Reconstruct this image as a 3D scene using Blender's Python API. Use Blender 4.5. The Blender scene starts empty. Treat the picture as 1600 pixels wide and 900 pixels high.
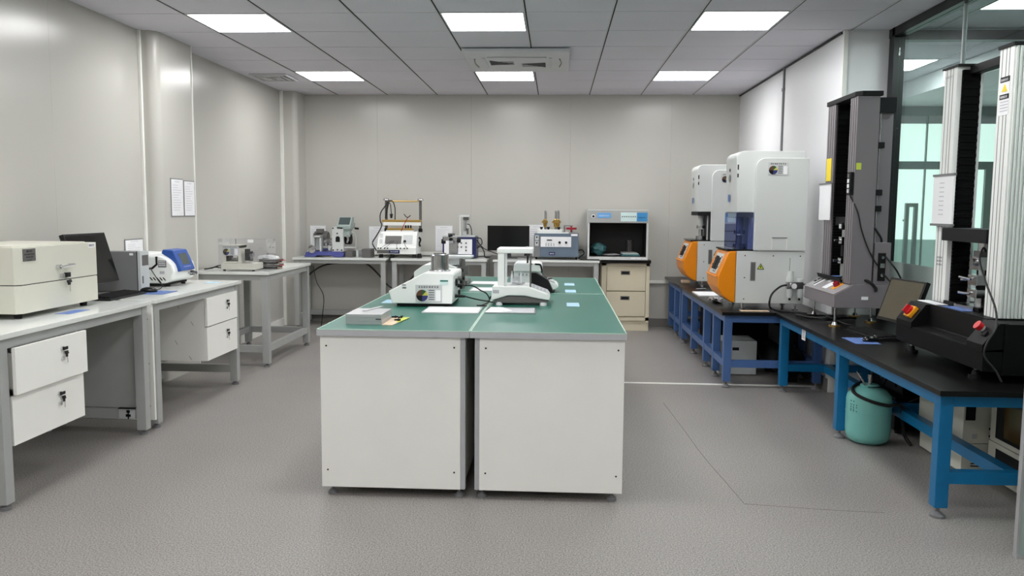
import bpy, bmesh, math, random
from mathutils import Vector, Matrix
random.seed(7)
S = bpy.context.scene
COL = S.collection
# ---------------------------------------------------------------- camera
FPX, YAW, PITCH, ROLL, EYE = 1275.5, .0529, .0967, .0076, 1.40
cy_, sy_, cp_, sp_ = math.cos(YAW), math.sin(YAW), math.cos(PITCH), math.sin(PITCH)
fw = Vector((-sy_*cp_, cy_*cp_, -sp_)); r0 = Vector((cy_, sy_, 0)); u0 = r0.cross(fw)
rr = r0*math.cos(ROLL) + u0*math.sin(ROLL); uu = -r0*math.sin(ROLL) + u0*math.cos(ROLL)
cam = bpy.data.cameras.new('camera'); camo = bpy.data.objects.new('camera', cam); COL.objects.link(camo)
camo.matrix_world = Matrix(((rr.x, uu.x, -fw.x, 0), (rr.y, uu.y, -fw.y, 0), (rr.z, uu.z, -fw.z, EYE), (0, 0, 0, 1)))
cam.sensor_width = 36; cam.lens = FPX/1600*36; cam.clip_start = .05; cam.clip_end = 60
S.camera = camo
# ---------------------------------------------------------------- world, exposure
W = bpy.data.worlds.new('world'); S.world = W; W.use_nodes = True
W.node_tree.nodes['Background'].inputs[0].default_value = (.75, .85, .9, 1)
W.node_tree.nodes['Background'].inputs[1].default_value = .25
S.view_settings.view_transform = 'Standard'
try: S.view_settings.look = 'None'
except Exception: pass
S.view_settings.exposure = 1.5; S.view_settings.gamma = 1; S.view_settings.use_curve_mapping = False
PANEL_E = 7.5          # ceiling LED panels
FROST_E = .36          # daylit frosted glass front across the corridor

# ---------------------------------------------------------------- materials
def lin(c):
    c = c/255
    return c/12.92 if c <= .04045 else ((c+.055)/1.055)**2.4
def mat(name, rgb, rough=.5, metal=0, var=.04, bump=0, bscale=200, trans=0, ior=1.45, alpha=1, emit=0, spec=.5, coat=0, vscale=6):
    m = bpy.data.materials.new(name); m.use_nodes = True
    nt = m.node_tree; b = nt.nodes['Principled BSDF']
    base = (lin(rgb[0]), lin(rgb[1]), lin(rgb[2]), 1)
    tc = nt.nodes.new('ShaderNodeTexCoord'); nz = nt.nodes.new('ShaderNodeTexNoise')
    nz.inputs['Scale'].default_value = vscale; nz.inputs['Detail'].default_value = 4
    nt.links.new(tc.outputs['Object'], nz.inputs['Vector'])
    rp = nt.nodes.new('ShaderNodeValToRGB')
    rp.color_ramp.elements[0].color = tuple(max(0, v*(1-var)) for v in base[:3])+(1,)
    rp.color_ramp.elements[1].color = tuple(min(1, v*(1+var)) for v in base[:3])+(1,)
    rp.color_ramp.elements[0].position = .3; rp.color_ramp.elements[1].position = .7
    nt.links.new(nz.outputs['Fac'], rp.inputs['Fac']); nt.links.new(rp.outputs['Color'], b.inputs['Base Color'])
    b.inputs['Roughness'].default_value = rough; b.inputs['Metallic'].default_value = metal
    b.inputs['Specular IOR Level'].default_value = spec
    b.inputs['IOR'].default_value = ior; b.inputs['Transmission Weight'].default_value = trans
    b.inputs['Alpha'].default_value = alpha; b.inputs['Coat Weight'].default_value = coat
    if emit:
        b.inputs['Emission Color'].default_value = base; b.inputs['Emission Strength'].default_value = emit
    if bump:
        n2 = nt.nodes.new('ShaderNodeTexNoise'); n2.inputs['Scale'].default_value = bscale
        nt.links.new(tc.outputs['Object'], n2.inputs['Vector'])
        bp = nt.nodes.new('ShaderNodeBump'); bp.inputs['Strength'].default_value = bump; bp.inputs['Distance'].default_value = .002
        nt.links.new(n2.outputs['Fac'], bp.inputs['Height']); nt.links.new(bp.outputs['Normal'], b.inputs['Normal'])
    return m
def floor_mat():
    m = mat('speckled grey vinyl', (162, 158, 154), .42, var=.05, vscale=1.2, spec=.4)
    nt = m.node_tree; b = nt.nodes['Principled BSDF']
    tc = nt.nodes['Texture Coordinate']; rp = nt.nodes['Color Ramp']
    n = nt.nodes.new('ShaderNodeTexNoise'); n.inputs['Scale'].default_value = 150; n.inputs['Detail'].default_value = 2
    nt.links.new(tc.outputs['Object'], n.inputs['Vector'])
    r2 = nt.nodes.new('ShaderNodeValToRGB'); e = r2.color_ramp.elements
    e[0].position = .36; e[0].color = (.42, .41, .41, 1); e[1].position = .66; e[1].color = (1.0, 1.0, 1.0, 1)
    md = e.new(.5); md.color = (.74, .73, .73, 1)
    nt.links.new(n.outputs['Fac'], r2.inputs['Fac'])
    mx = nt.nodes.new('ShaderNodeMix'); mx.data_type = 'RGBA'; mx.blend_type = 'MULTIPLY'; mx.inputs[0].default_value = 1
    nt.links.new(rp.outputs['Color'], mx.inputs[6]); nt.links.new(r2.outputs['Color'], mx.inputs[7])
    nt.links.new(mx.outputs[2], b.inputs['Base Color'])
    bp = nt.nodes.new('ShaderNodeBump'); bp.inputs['Strength'].default_value = .15; bp.inputs['Distance'].default_value = .001
    nt.links.new(n.outputs['Fac'], bp.inputs['Height']); nt.links.new(bp.outputs['Normal'], b.inputs['Normal'])
    return m
def tile_mat():
    m = mat('mineral ceiling tile', (220, 217, 225), .8, var=.03, vscale=1.5, spec=.2)
    nt = m.node_tree; b = nt.nodes['Principled BSDF']; tc = nt.nodes['Texture Coordinate']
    mp = nt.nodes.new('ShaderNodeMapping'); mp.inputs['Rotation'].default_value = (0, 0, .6)
    nt.links.new(tc.outputs['Object'], mp.inputs['Vector'])
    w = nt.nodes.new('ShaderNodeTexWave'); w.inputs['Scale'].default_value = 9; w.inputs['Distortion'].default_value = 2.5
    w.inputs['Detail'].default_value = 2
    nt.links.new(mp.outputs['Vector'], w.inputs['Vector'])
    bp = nt.nodes.new('ShaderNodeBump'); bp.inputs['Strength'].default_value = .12; bp.inputs['Distance'].default_value = .004
    nt.links.new(w.outputs['Fac'], bp.inputs['Height']); nt.links.new(bp.outputs['Normal'], b.inputs['Normal'])
    return m
def glass_mat(name, rgb, rough=0, mixglass=.10):
    # thin pane: mostly see-through with the tint, some mirror reflection
    m = bpy.data.materials.new(name); m.use_nodes = True; nt = m.node_tree; nt.nodes.clear()
    o = nt.nodes.new('ShaderNodeOutputMaterial'); t = nt.nodes.new('ShaderNodeBsdfTransparent')
    g = nt.nodes.new('ShaderNodeBsdfGlossy'); mx = nt.nodes.new('ShaderNodeMixShader'); fr = nt.nodes.new('ShaderNodeMath')
    lw = nt.nodes.new('ShaderNodeLayerWeight'); lw.inputs['Blend'].default_value = .5; pw = nt.nodes.new('ShaderNodeMath'); pw.operation = 'POWER'
    nt.links.new(lw.outputs['Facing'], pw.inputs[0]); pw.inputs[1].default_value = 5; fr.operation = 'MULTIPLY_ADD'
    nt.links.new(pw.outputs[0], fr.inputs[0]); fr.inputs[1].default_value = .7; fr.inputs[2].default_value = .03
    t.inputs[0].default_value = (lin(rgb[0]), lin(rgb[1]), lin(rgb[2]), 1); g.inputs['Roughness'].default_value = rough
    g.inputs[0].default_value = (1, 1, 1, 1)
    nt.links.new(fr.outputs[0], mx.inputs[0]); nt.links.new(t.outputs[0], mx.inputs[1]); nt.links.new(g.outputs[0], mx.inputs[2])
    nt.links.new(mx.outputs[0], o.inputs[0])
    return m
M = {}
M['floor'] = floor_mat(); M['tile'] = tile_mat()
M['tee'] = mat('ceiling grid white tee', (205, 205, 208), .4)
M['teegap'] = mat('ceiling grid shadow gap', (40, 40, 42), .8)
M['wall'] = mat('cream steel wall panel', (193, 191, 184), .24, var=.012, vscale=.6, bump=.02, bscale=3)
M['wallw'] = mat('white painted wall', (232, 232, 234), .45, var=.01, vscale=.6)
M['trimw'] = mat('white plastic trim', (238, 237, 232), .35)
M['base'] = mat('grey vinyl skirting', (120, 117, 113), .5)
M['greyp'] = mat('grey powder coat', (168, 170, 168), .4)
M['greyd'] = mat('dark grey powder coat', (120, 120, 122), .4)
M['white'] = mat('white melamine', (247, 246, 241), .35, var=.01)
M['wtop'] = mat('white glossy worktop', (226, 229, 225), .12, var=.01)
M['green'] = mat('green laminate worktop', (46, 108, 94), .35, var=.03, vscale=3)
M['edge'] = mat('grey edge band', (185, 186, 190), .4)
M['paleline'] = mat('pale green seam', (188, 210, 196), .5)
M['black'] = mat('black plastic', (24, 24, 26), .4)
M['blackg'] = mat('glossy black', (9, 9, 10), .2)
M['blacktop'] = mat('black epoxy worktop', (15, 14, 14), .3, var=.1, vscale=2, spec=.3)
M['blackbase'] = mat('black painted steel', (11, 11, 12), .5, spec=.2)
M['rubber'] = mat('black rubber', (15, 15, 15), .7)
M['cable'] = mat('black cable', (22, 22, 23), .5)
M['chrome'] = mat('chrome', (215, 215, 218), .15, metal=1)
M['steel'] = mat('brushed steel', (188, 188, 190), .2, metal=1, var=.08, vscale=30)
M['alu'] = mat('satin aluminium', (200, 200, 202), .42, metal=.7)
M['brass'] = mat('brass', (200, 165, 96), .28, metal=1)
M['blue'] = mat('blue enamel', (72, 104, 156), .35, var=.05, vscale=5)
M['teal'] = mat('cyan blue enamel', (14, 106, 156), .33, var=.08, vscale=9)
M['beige'] = mat('beige steel', (214, 205, 180), .4, var=.01)
M['cream'] = mat('cream enamel', (214, 213, 200), .35, var=.01)
M['offw'] = mat('off white plastic', (236, 238, 235), .35, var=.01)
M['lgrey'] = mat('light grey plastic', (196, 200, 200), .4, var=.01)
M['mgrey'] = mat('machine grey', (208, 211, 209), .4, var=.01)
M['orange'] = mat('orange enamel', (232, 138, 10), .28, var=.02)
M['taupe'] = mat('taupe grey enamel', (126, 120, 124), .38, var=.02)
M['taupel'] = mat('light taupe enamel', (150, 145, 147), .38, var=.02)
M['navy'] = mat('navy plastic', (28, 33, 84), .35)
M['royal'] = mat('royal blue plastic', (42, 82, 160), .35)
M['lilac'] = mat('periwinkle blue enamel', (80, 85, 150), .4)
M['slate'] = mat('slate blue enamel', (98, 112, 128), .4)
M['screen'] = mat('dark display glass', (10, 10, 11), .12)
M['lcd'] = mat('grey lcd', (74, 84, 84), .2)
M['ambscr'] = mat('dim brownish screen', (84, 78, 62), .2)
M['amber'] = mat('amber tinted window', (88, 64, 22), .15)
M['paper'] = mat('white paper', (238, 238, 240), .7, var=.01)
M['bluepaper'] = mat('pale blue sticker', (170, 205, 225), .6)
M['bluecard'] = mat('blue printed card', (92, 120, 180), .5, var=.3, vscale=40)
M['ink'] = mat('black ink', (18, 18, 20), .6, spec=.3)
M['greyink'] = mat('grey ink', (182, 182, 188), .6)
M['yellow'] = mat('yellow label', (240, 214, 40), .5)
M['ygreen'] = mat('yellow green label', (206, 220, 80), .5)
M['red'] = mat('red plastic', (196, 34, 40), .35)
M['dred'] = mat('dark red knob', (150, 28, 48), .35)
M['tan'] = mat('tan card', (226, 200, 172), .6)
M['wgreen'] = mat('dark green print', (40, 84, 40), .5)
M['wyel'] = mat('yellow green print', (190, 190, 90), .5)
M['wnavy'] = mat('navy print', (50, 54, 110), .5)
M['wbrown'] = mat('brown print', (90, 60, 44), .5)
M['mint'] = mat('mint cylinder enamel', (122, 190, 182), .35, var=.03)
M['lightblue'] = mat('light blue display', (110, 170, 225), .4)
M['cyanp'] = mat('blue control panel', (60, 140, 196), .4)
M['palep'] = mat('pale mint control panel', (204, 226, 224), .4)
M['frame'] = mat('dark bronze frame', (30, 30, 32), .4)
M['gframe'] = mat('grey green door frame', (128, 144, 140), .4)
M['bellow'] = mat('black bellows cloth', (7, 7, 8), .8, spec=.15)
M['lowglow'] = mat('frosted lower glass with daylight glow', (176, 204, 196), .5, emit=.10)  # faint emission stands in for daylight on the lower panes
M['sage'] = mat('grey green enamel', (158, 172, 168), .4)
M['seam'] = mat('vinyl weld seam', (122, 118, 114), .5)
M['oyellow'] = mat('orange yellow plastic', (238, 160, 30), .4)
M['glass'] = glass_mat('clear partition glass', (240, 251, 248))
M['tint'] = glass_mat('blue tinted acrylic', (200, 206, 232))
M['acrylic'] = glass_mat('clear acrylic', (252, 252, 253))
M['film'] = mat('frosted glass film', (186, 200, 196), .5, var=.01, alpha=.93)
M['frost'] = mat('frosted glass edge', (168, 184, 178), .3, var=.01, alpha=.9)
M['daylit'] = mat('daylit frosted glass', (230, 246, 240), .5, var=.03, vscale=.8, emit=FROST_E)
M['panel'] = mat('led diffuser', (255, 255, 255), .5, var=0, emit=PANEL_E)
M['corrfloor'] = mat('corridor floor', (150, 158, 154), .4)
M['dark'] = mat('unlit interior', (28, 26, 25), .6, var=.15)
M['bagteal'] = mat('teal fabric', (60, 108, 112), .6, var=.3, vscale=30)
M['bagplastic'] = mat('grey plastic film', (150, 150, 152), .3, var=.2, vscale=30)
M['iron'] = mat('cast iron grey', (96, 94, 92), .45)

# ---------------------------------------------------------------- mesh builder
class MB:
    def __init__(s): s.bm = bmesh.new(); s.mi = 0
    def _fin(s, geo, bev=0, seg=2):
        if bev:
            es = list({e for f in geo for e in f.edges})
            r = bmesh.ops.bevel(s.bm, geom=es, offset=bev, segments=seg, profile=.6, affect='EDGES', clamp_overlap=True)
            for f in r['faces']: f.material_index = s.mi
        return s
    def box(s, x0, x1, y0, y1, z0, z1, bev=0, rot=None):
        """rot = (pivot, Matrix 3x3)"""
        vs = [s.bm.verts.new((x, y, z)) for x in (x0, x1) for y in (y0, y1) for z in (z0, z1)]
        if rot:
            for v in vs: v.co = Vector(rot[0]) + rot[1] @ (v.co-Vector(rot[0]))
        q = [(0, 1, 3, 2), (4, 6, 7, 5), (0, 4, 5, 1), (2, 3, 7, 6), (0, 2, 6, 4), (1, 5, 7, 3)]
        fs = [s.bm.faces.new([vs[i] for i in f]) for f in q]
        for f in fs: f.material_index = s.mi
        return s._fin(fs, bev)
    def prism(s, pts, plane, a, b, bev=0, seg=2):
        def P(p, t):
            if plane == 'xz': return (p[0], t, p[1])
            if plane == 'yz': return (t, p[0], p[1])
            return (p[0], p[1], t)
        A = [s.bm.verts.new(P(p, a)) for p in pts]; B = [s.bm.verts.new(P(p, b)) for p in pts]
        n = len(pts); fs = [s.bm.faces.new(A), s.bm.faces.new(B[::-1])]
        for i in range(n): fs.append(s.bm.faces.new([A[i], B[i], B[(i+1) % n], A[(i+1) % n]]))
        for f in fs: f.material_index = s.mi
        bmesh.ops.recalc_face_normals(s.bm, faces=fs)
        return s._fin(fs, bev, seg)
    def cyl(s, p0, p1, r, r2=None, n=20, bev=0):
        p0 = Vector(p0); p1 = Vector(p1); d = p1-p0; r2 = r if r2 is None else r2
        q = d.to_track_quat('Z', 'Y')
        A = []; B = []
        for i in range(n):
            t = 2*math.pi*i/n; o = Vector((math.cos(t), math.sin(t), 0))
            A.append(s.bm.verts.new(p0+q@(o*r))); B.append(s.bm.verts.new(p1+q@(o*r2)))
        fs = [s.bm.faces.new(A[::-1]), s.bm.faces.new(B)]
        for i in range(n): fs.append(s.bm.faces.new([A[i], A[(i+1) % n], B[(i+1) % n], B[i]]))
        for f in fs: f.material_index = s.mi
        return s
    def tube(s, pts, r, n=8, smooth=True):
        P = [Vector(p) for p in pts]
        if smooth and len(P) > 2:
            Q = []
            E = [2*P[0]-P[1]]+P+[2*P[-1]-P[-2]]
            for i in range(1, len(E)-2):
                for k in range(5):
                    t = k/5; a, b, c, d = E[i-1:i+3]
                    Q.append(.5*((2*b)+(c-a)*t+(2*a-5*b+4*c-d)*t*t+(3*b-3*c+d-a)*t**3))
            Q.append(P[-1]); P = Q
        rings = []; up = Vector((.13, .21, .97))
        for i, p in enumerate(P):
            d = (P[min(i+1, len(P)-1)]-P[max(i-1, 0)]).normalized()
            a = d.cross(up)
            if a.length < .05: a = d.cross(Vector((1, 0, 0)))
            a.normalize(); b = d.cross(a)
            rings.append([s.bm.verts.new(p+(a*math.cos(2*math.pi*k/n)+b*math.sin(2*math.pi*k/n))*r) for k in range(n)])
        fs = [s.bm.faces.new(rings[0]), s.bm.faces.new(rings[-1][::-1])]
        for i in range(len(rings)-1):
            for k in range(n): fs.append(s.bm.faces.new([rings[i][k], rings[i+1][k], rings[i+1][(k+1) % n], rings[i][(k+1) % n]]))
        for f in fs: f.material_index = s.mi
        bmesh.ops.recalc_face_normals(s.bm, faces=fs)
        return s
    def lathe(s, prof, cx, cy, n=32, axis='z', cz=0):
        rings = []
        for r, z in prof:
            ring = []
            for k in range(n):
                t = 2*math.pi*k/n; a, b = r*math.cos(t), r*math.sin(t)
                c = (cx+a, cy+b, z) if axis == 'z' else ((z, cx+a, cz+b) if axis == 'x' else (cx+a, z, cz+b))
                ring.append(s.bm.verts.new(c))
            rings.append(ring)
        fs = [s.bm.faces.new(rings[0][::-1]), s.bm.faces.new(rings[-1])]
        for i in range(len(rings)-1):
            for k in range(n): fs.append(s.bm.faces.new([rings[i][k], rings[i][(k+1) % n], rings[i+1][(k+1) % n], rings[i+1][k]]))
        for f in fs: f.material_index = s.mi
        bmesh.ops.recalc_face_normals(s.bm, faces=fs)
        return s
    def xf(s, m):
        bmesh.ops.transform(s.bm, matrix=m, verts=s.bm.verts); return s
    def m(s, i): s.mi = i; return s

def build(name, mb, mats, origin, parent=None, label=None, smooth=True):
    me = bpy.data.meshes.new(name)
    bmesh.ops.transform(mb.bm, matrix=Matrix.Translation(-Vector(origin)), verts=mb.bm.verts)
    mb.bm.to_mesh(me); mb.bm.free()
    for m_ in (mats if isinstance(mats, (list, tuple)) else [mats]): me.materials.append(M[m_] if isinstance(m_, str) else m_)
    if smooth:
        me.shade_smooth(); me.set_sharp_from_angle(angle=math.radians(40))
    o = bpy.data.objects.new(name, me); COL.objects.link(o)
    if smooth:
        wn = o.modifiers.new('weighted_normal', 'WEIGHTED_NORMAL'); wn.keep_sharp = True; wn.mode = 'FACE_AREA'
    if parent: o.parent = parent
    if label: o['label'] = label
    return o
def thing(name, label, cat, loc, group=None):
    o = bpy.data.objects.new(name, None); COL.objects.link(o); o.empty_display_size = .1
    o.location = loc; o['label'] = label; o['category'] = cat; o['org'] = list(loc)
    if group: o['group'] = group
    return o
def root_org(o):
    while o.parent: o = o.parent
    return o['org'] if 'org' in o.keys() else list(o.location)
def part(name, mb, mats, parent, label=None, smooth=True):
    """mb is in world coordinates of the thing as first built; mesh origins sit at the thing's base"""
    return build(name, mb, mats, root_org(parent), parent, label, smooth)
def solo(name, mb, mats, label, cat, org, group=None):
    o = build(name, mb, mats, org); o.location = org; o['label'] = label; o['category'] = cat; o['org'] = list(org)
    if group: o['group'] = group
    return o
def struct(name, mb, mats, parent=None, smooth=True):
    o = build(name, mb, mats, (0, 0, 0), parent, smooth=smooth)
    o['kind'] = 'structure'
    return o
def copy_tree(o, parent=None):
    c = o.copy(); COL.objects.link(c)
    if parent: c.parent = parent
    for ch in list(o.children): copy_tree(ch, c)
    return c
def dup(o, delta, label, group=None):
    c = copy_tree(o); c.location = Vector(o.location)+Vector(delta); c['label'] = label
    if group: c['group'] = group
    return c
def B(*a, **k): return MB().box(*a, **k)
def arc(cx, cz, r, a0, a1, n=6):
    return [(cx+r*math.cos(math.radians(a0+(a1-a0)*i/n)), cz+r*math.sin(math.radians(a0+(a1-a0)*i/n))) for i in range(n+1)]

# marks: rows of small blurred characters on a face. o origin, u right, v up, n outward
def marks(mb, o, u, v, n, h, count, pitch, t=.0006, dense=True, rnd=None):
    rnd = rnd or random.Random(count*7+int(h*1e4))
    o, u, v, n = Vector(o), Vector(u), Vector(v), Vector(n)
    def stroke(a, b, c, d):
        vs = []
        for dn in (0, t):
            for (p, q) in ((a, c), (b, c), (b, d), (a, d)): vs.append(mb.bm.verts.new(o+u*p+v*q+n*dn))
        fs = [mb.bm.faces.new(vs[4:8])]+[mb.bm.faces.new([vs[i], vs[(i+1) % 4], vs[4+(i+1) % 4], vs[4+i]]) for i in range(4)]
        for f in fs: f.material_index = mb.mi
        bmesh.ops.recalc_face_normals(mb.bm, faces=fs)
    for i in range(count):
        x = i*pitch; w = pitch*.78; s = h*.14
        if dense:
            for k in range(3):
                y = h*(.04+.36*k)+rnd.uniform(-.03, .03)*h
                stroke(x+rnd.uniform(0, .2)*w, x+w*rnd.uniform(.8, 1), y, y+s)
            xx = x+w*rnd.uniform(.2, .7); stroke(xx, xx+s, 0, h)
            if rnd.random() < .6: xx = x+w*rnd.uniform(0, .9); stroke(xx, xx+s, h*.1, h*.8)
        else:
            stroke(x, x+w, 0, h)
    return mb
def status_card(parent, x, z, y, w, h):
    """equipment status card on a face that looks towards -Y: header characters, round four-colour dial, lines"""
    c = part('status_card', B(x, x+w, y-.003, y, z, z+h, bev=.0008), 'lgrey', parent, 'white status card with a round four colour dial')
    mb = MB(); marks(mb, (x+.1*w, y-.003, z+h*.82), (1, 0, 0), (0, 0, 1), (0, -1, 0), h*.12, 8, w*.1)
    for k in range(5):
        marks(mb, (x+.50*w, y-.003, z+h*(.66-.13*k)), (1, 0, 0), (0, 0, 1), (0, -1, 0), h*.05, 4, w*.055, dense=False)
    part('lettering', mb, 'ink', c)
    part('blank_field', B(x+.76*w, x+.95*w, y-.0036, y-.003, z+.07*h, z+.70*h), 'paper', c)
    cx, cz, R_ = x+.25*w, z+.38*h, .335*h*min(1, (w/h)/1.3)
    d = MB()
    for q in range(8):
        d.m([0, 1, 2, 2, 3, 3, 4, 4][q] if False else [1, 0, 4, 4, 3, 3, 2, 2][q])
        pts = [(cx, cz)]+[(cx+R_*math.cos(math.radians(45*q+9*i)), cz+R_*math.sin(math.radians(45*q+9*i))) for i in range(6)]
        d.prism(pts, 'xz', y-.0045, y-.003)
    part('dial', d, ['wgreen', 'wyel', 'wnavy', 'ink', 'wbrown'], c)
    return c
def sheet(name, label, x0, x1, z0, z1, y, group=None, rows=10, cat='paper'):
    """paper sheet in a clear sleeve on a wall facing -Y"""
    t = thing(name, label, cat, ((x0+x1)/2, y, z0), group)
    part('sleeve', B(x0, x1, y-.004, y-.001, z0, z1), 'lgrey', t)
    p = part('page', B(x0+.006, x1-.006, y-.006, y-.004, z0+.006, z1-.006), 'paper', t)
    mb = MB(); W_ = x1-x0; H_ = z1-z0
    marks(mb, (x0+.3*W_, y-.006, z1-.1*H_), (1, 0, 0), (0, 0, 1), (0, -1, 0), H_*.035, 6, W_*.07)
    for k in range(rows):
        marks(mb, (x0+.12*W_, y-.006, z1-H_*(.18+.07*k)), (1, 0, 0), (0, 0, 1), (0, -1, 0), H_*.012, random.Random(k).randint(5, 9), W_*.085, dense=False)
    part('lettering', mb, 'greyink', p)
    return t
# ================================================================ THE ROOM
XL, XR, YB, YN, ZC = -3.22, 2.13, 9.82, -2.8, 2.743
GX = 2.50                      # glass wall to the corridor
CX0, CY0 = -.2271, 5.744       # ceiling grid origin, 0.6 m module
struct('floor', B(XL-.1, 7, YN, YB+.1, -.1, 0), 'floor')
light_cells = [(c, r) for c in (-4, -1, 2) for r in (4, 0, -4, -8, -12)] + [(5, 3), (5, -1), (5, -5), (8, 3)]
ac_box = (-.81, .10, 6.96, 7.94)
vent_box = (-3.12, -2.74, 8.27, 8.67)
tb = MB(); tee = MB()
for c in range(-6, 12):
    for r in range(-15, 7):
        if (c, r) in light_cells: continue
        x0, x1 = max(XL, CX0+.6*c), min(7, CX0+.6*c+.6); y0, y1 = CY0+.6*r, min(YB, CY0+.6*r+.6)
        if x1-x0 < .02 or y1-y0 < .02: continue
        tb.box(x0+.003, x1-.003, y0+.0045, y1-.0045, ZC, ZC+.02)
struct('ceiling', tb, 'tile', smooth=False)
for c in range(-5, 13):
    x = CX0+.6*c
    if x < XL or x > 7: continue
    tee.m(0).box(x-.012, x-.002, YN, YB, ZC-.004, ZC+.004); tee.m(1).box(x-.002, x+.008, YN, YB, ZC-.002, ZC+.004)
struct('trim_1', tee, ['tee', 'teegap'])
struct('trim_2', B(XL-.1, 7.1, YN, YB+.1, ZC+.03, ZC+.1), 'teegap')
# left wall of steel panels
wl = MB(); y = YN
for y1 in (-1.9, -.72, .46, 1.64, 2.82, 4.0, 5.13, 6.26): wl.box(XL-.08, XL, y+.0003, y1-.0003, 0, ZC+.03, bev=.0015); y = y1
for y1 in (8.15, 9.50, YB+.08): wl.box(XL-.08, XL, y+.0003, y1-.0003, 0, ZC+.03, bev=.0015); y = y1
struct('wall_left', wl, 'wall')
def column(x0, x1, y0, y1, r):
    pts = [(x0, y0)]+[(x1-r+r*math.cos(a), y0+r+r*math.sin(a)) for a in [math.radians(-90+90*i/8) for i in range(9)]]+[(x1, y1), (x0, y1)]
    return MB().prism(pts, 'xy', 0, ZC+.01)
struct('wall_left_column', column(XL-.02, -3.09, 6.26, 6.88, .075), 'wall')
struct('wall_corner_column', column(XL-.02, -3.03, 9.50, YB+.02, .06), 'wall')
cb = MB(); cb.box(XL, XL+.022, 6.235, 6.262, 0, ZC, bev=.004).box(-3.09, -3.083, 6.872, 6.886, 0, ZC).box(XL, XL+.035, 9.47, 9.505, 0, ZC, bev=.004)
struct('trim_3', cb, 'trimw')
wb = MB(); x = XL-.08
for x1 in (-2.15, -1.02, .16, 1.34, XR+.05): wb.box(x+.0003, x1-.0003, YB, YB+.08, 0, ZC+.03, bev=.0015); x = x1
struct('wall_back', wb, 'wall')
struct('wall_right', B(XR, GX-.03, 6.36, YB+.08, 0, ZC+.03), 'wallw')
struct('trim_4', B(XR-.004, XR+.03, 6.352, 6.372, 0, ZC, bev=.002), 'trimw')
struct('trim_5', MB().box(XR-.014, XR, 7.93, 7.965, 1.2, ZC-.01).box(XR-.018, XR, 7.92, 7.975, 2.52, 2.55), 'greyd')
struct('wall_near', B(XL-.08, 7, YN-.1, YN, 0, ZC+.03), 'wall')
struct('wall_corridor', B(7, 7.1, YN, YB+.1, 0, ZC+.03), 'wallw')
# skirting and the white cable trunking on the walls
sk = MB().box(XL, XL+.012, YN, 6.25, 0, .09).box(XL, XL+.012, 6.89, 9.49, 0, .09)
struct('baseboard_left', sk, 'trimw')
struct('baseboard_back', B(-3.0, XR, YB-.012, YB, 0, .1), 'base')
struct('baseboard_right', B(XR-.012, XR, 6.38, YB, 0, .1), 'base')
struct('trim_6', MB().box(-3.02, .36, YB-.035, YB, .835, .875, bev=.003).box(1.08, XR, YB-.03, YB, .525, .56, bev=.003), 'trimw')
struct('trim_7', B(XR-.012, XR, 6.4, YB, ZC-.02, ZC-.006), 'black')
struct('trim_8', B(-.2, 2.12, 6.545, 6.58, 0, .005), 'trimw')          # metal strip in the floor
# faint welded seams in the vinyl
struct('trim_9', MB().tube([(.80, 5.9, .0002), (.83, 5.3, .0002), (.86, 4.6, .0002), (.90, 4.1, .0002), (.92, 3.85, .0002)], .0022, 5), 'seam')
struct('trim_10', MB().tube([(.92, 3.85, .0002), (1.3, 3.8, .0002), (1.55, 3.78, .0002)], .0018, 5), 'seam')
# ---- glass wall to the corridor
fr = MB()
fr.box(GX-.04, GX+.04, 6.27, 6.36, 0, ZC, bev=.003).box(GX-.045, GX-.03, 6.255, 6.30, 0, ZC)
fr.box(GX-.045, GX+.04, YN, 6.36, ZC-.065, ZC-.001, bev=.003).box(GX-.03, GX+.03, YN, 6.36, 0, .05)
wf = struct('window_1', fr, 'frame')
pn = MB()
for a, b in ((5.305, 6.265), (3.34, 5.295), (1.5, 3.33), (-.5, 1.49), (YN, -.51)): pn.box(GX-.005, GX+.005, a, b, .05, ZC-.065)
struct('window_1_glass', pn, 'glass', smooth=False)
struct('window_1_film', B(GX-.009, GX-.0055, 3.34, 6.265, .05, 1.035), 'film')
struct('trim_11', B(GX-.012, GX+.012, 5.295, 5.305, .05, ZC-.065), 'alu')
struct('window_2', B(1.895, GX-.05, 3.31, 3.322, .012, ZC-.07), 'frost')
struct('trim_12', MB().box(1.885, GX-.045, 3.30, 3.332, 0, .014).box(1.885, 1.894, 3.304, 3.328, .014, ZC-.07), 'alu')
# ---- corridor beyond
struct('trim_13', MB().box(GX+.04, 7, 6.28, 6.36, 2.655, 2.725).box(4.6, 4.7, 6.28, 6.36, 0, 2.66), 'frame')
struct('trim_14', MB().box(3.62, 7, 6.37, YB, 2.60, ZC-.006).box(3.60, 3.62, 6.37, YB, 2.57, ZC-.006), 'tee')
sf = MB()
sf.m(0).box(GX, 7, YB-.10, YB-.02, 2.50, 2.60).box(GX, 7, YB-.08, YB-.02, 1.89, 1.98).box(GX, 7, YB-.08, YB-.02, 0, .12)
sf.m(1).box(GX, 7, YB-.05, YB-.02, 2.41, 2.50)
for x in (2.55, 3.42, 4.245, 5.1, 6.0): sf.m(0).box(x-.006, x+.006, YB-.085, YB-.03, .1, 2.5)
sf.box(4.92, 5.02, YB-.09, YB-.03, .1, 1.9)
d1 = struct('door_1', sf, ['gframe', 'lgrey'])
struct('window_3', MB().box(GX, 7, YB-.05, YB-.03, 1.98, 2.41).box(GX, 7, YB-.05, YB-.03, 1.08, 1.89), 'daylit')
struct('window_4', B(GX, 7, YB-.06, YB-.03, .12, 1.08), 'lowglow')
hd = MB().box(4.02, 4.062, YB-.15, YB-.11, .62, 1.50, bev=.004).box(4.118, 4.16, YB-.15, YB-.11, .62, 1.50, bev=.004)
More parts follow.
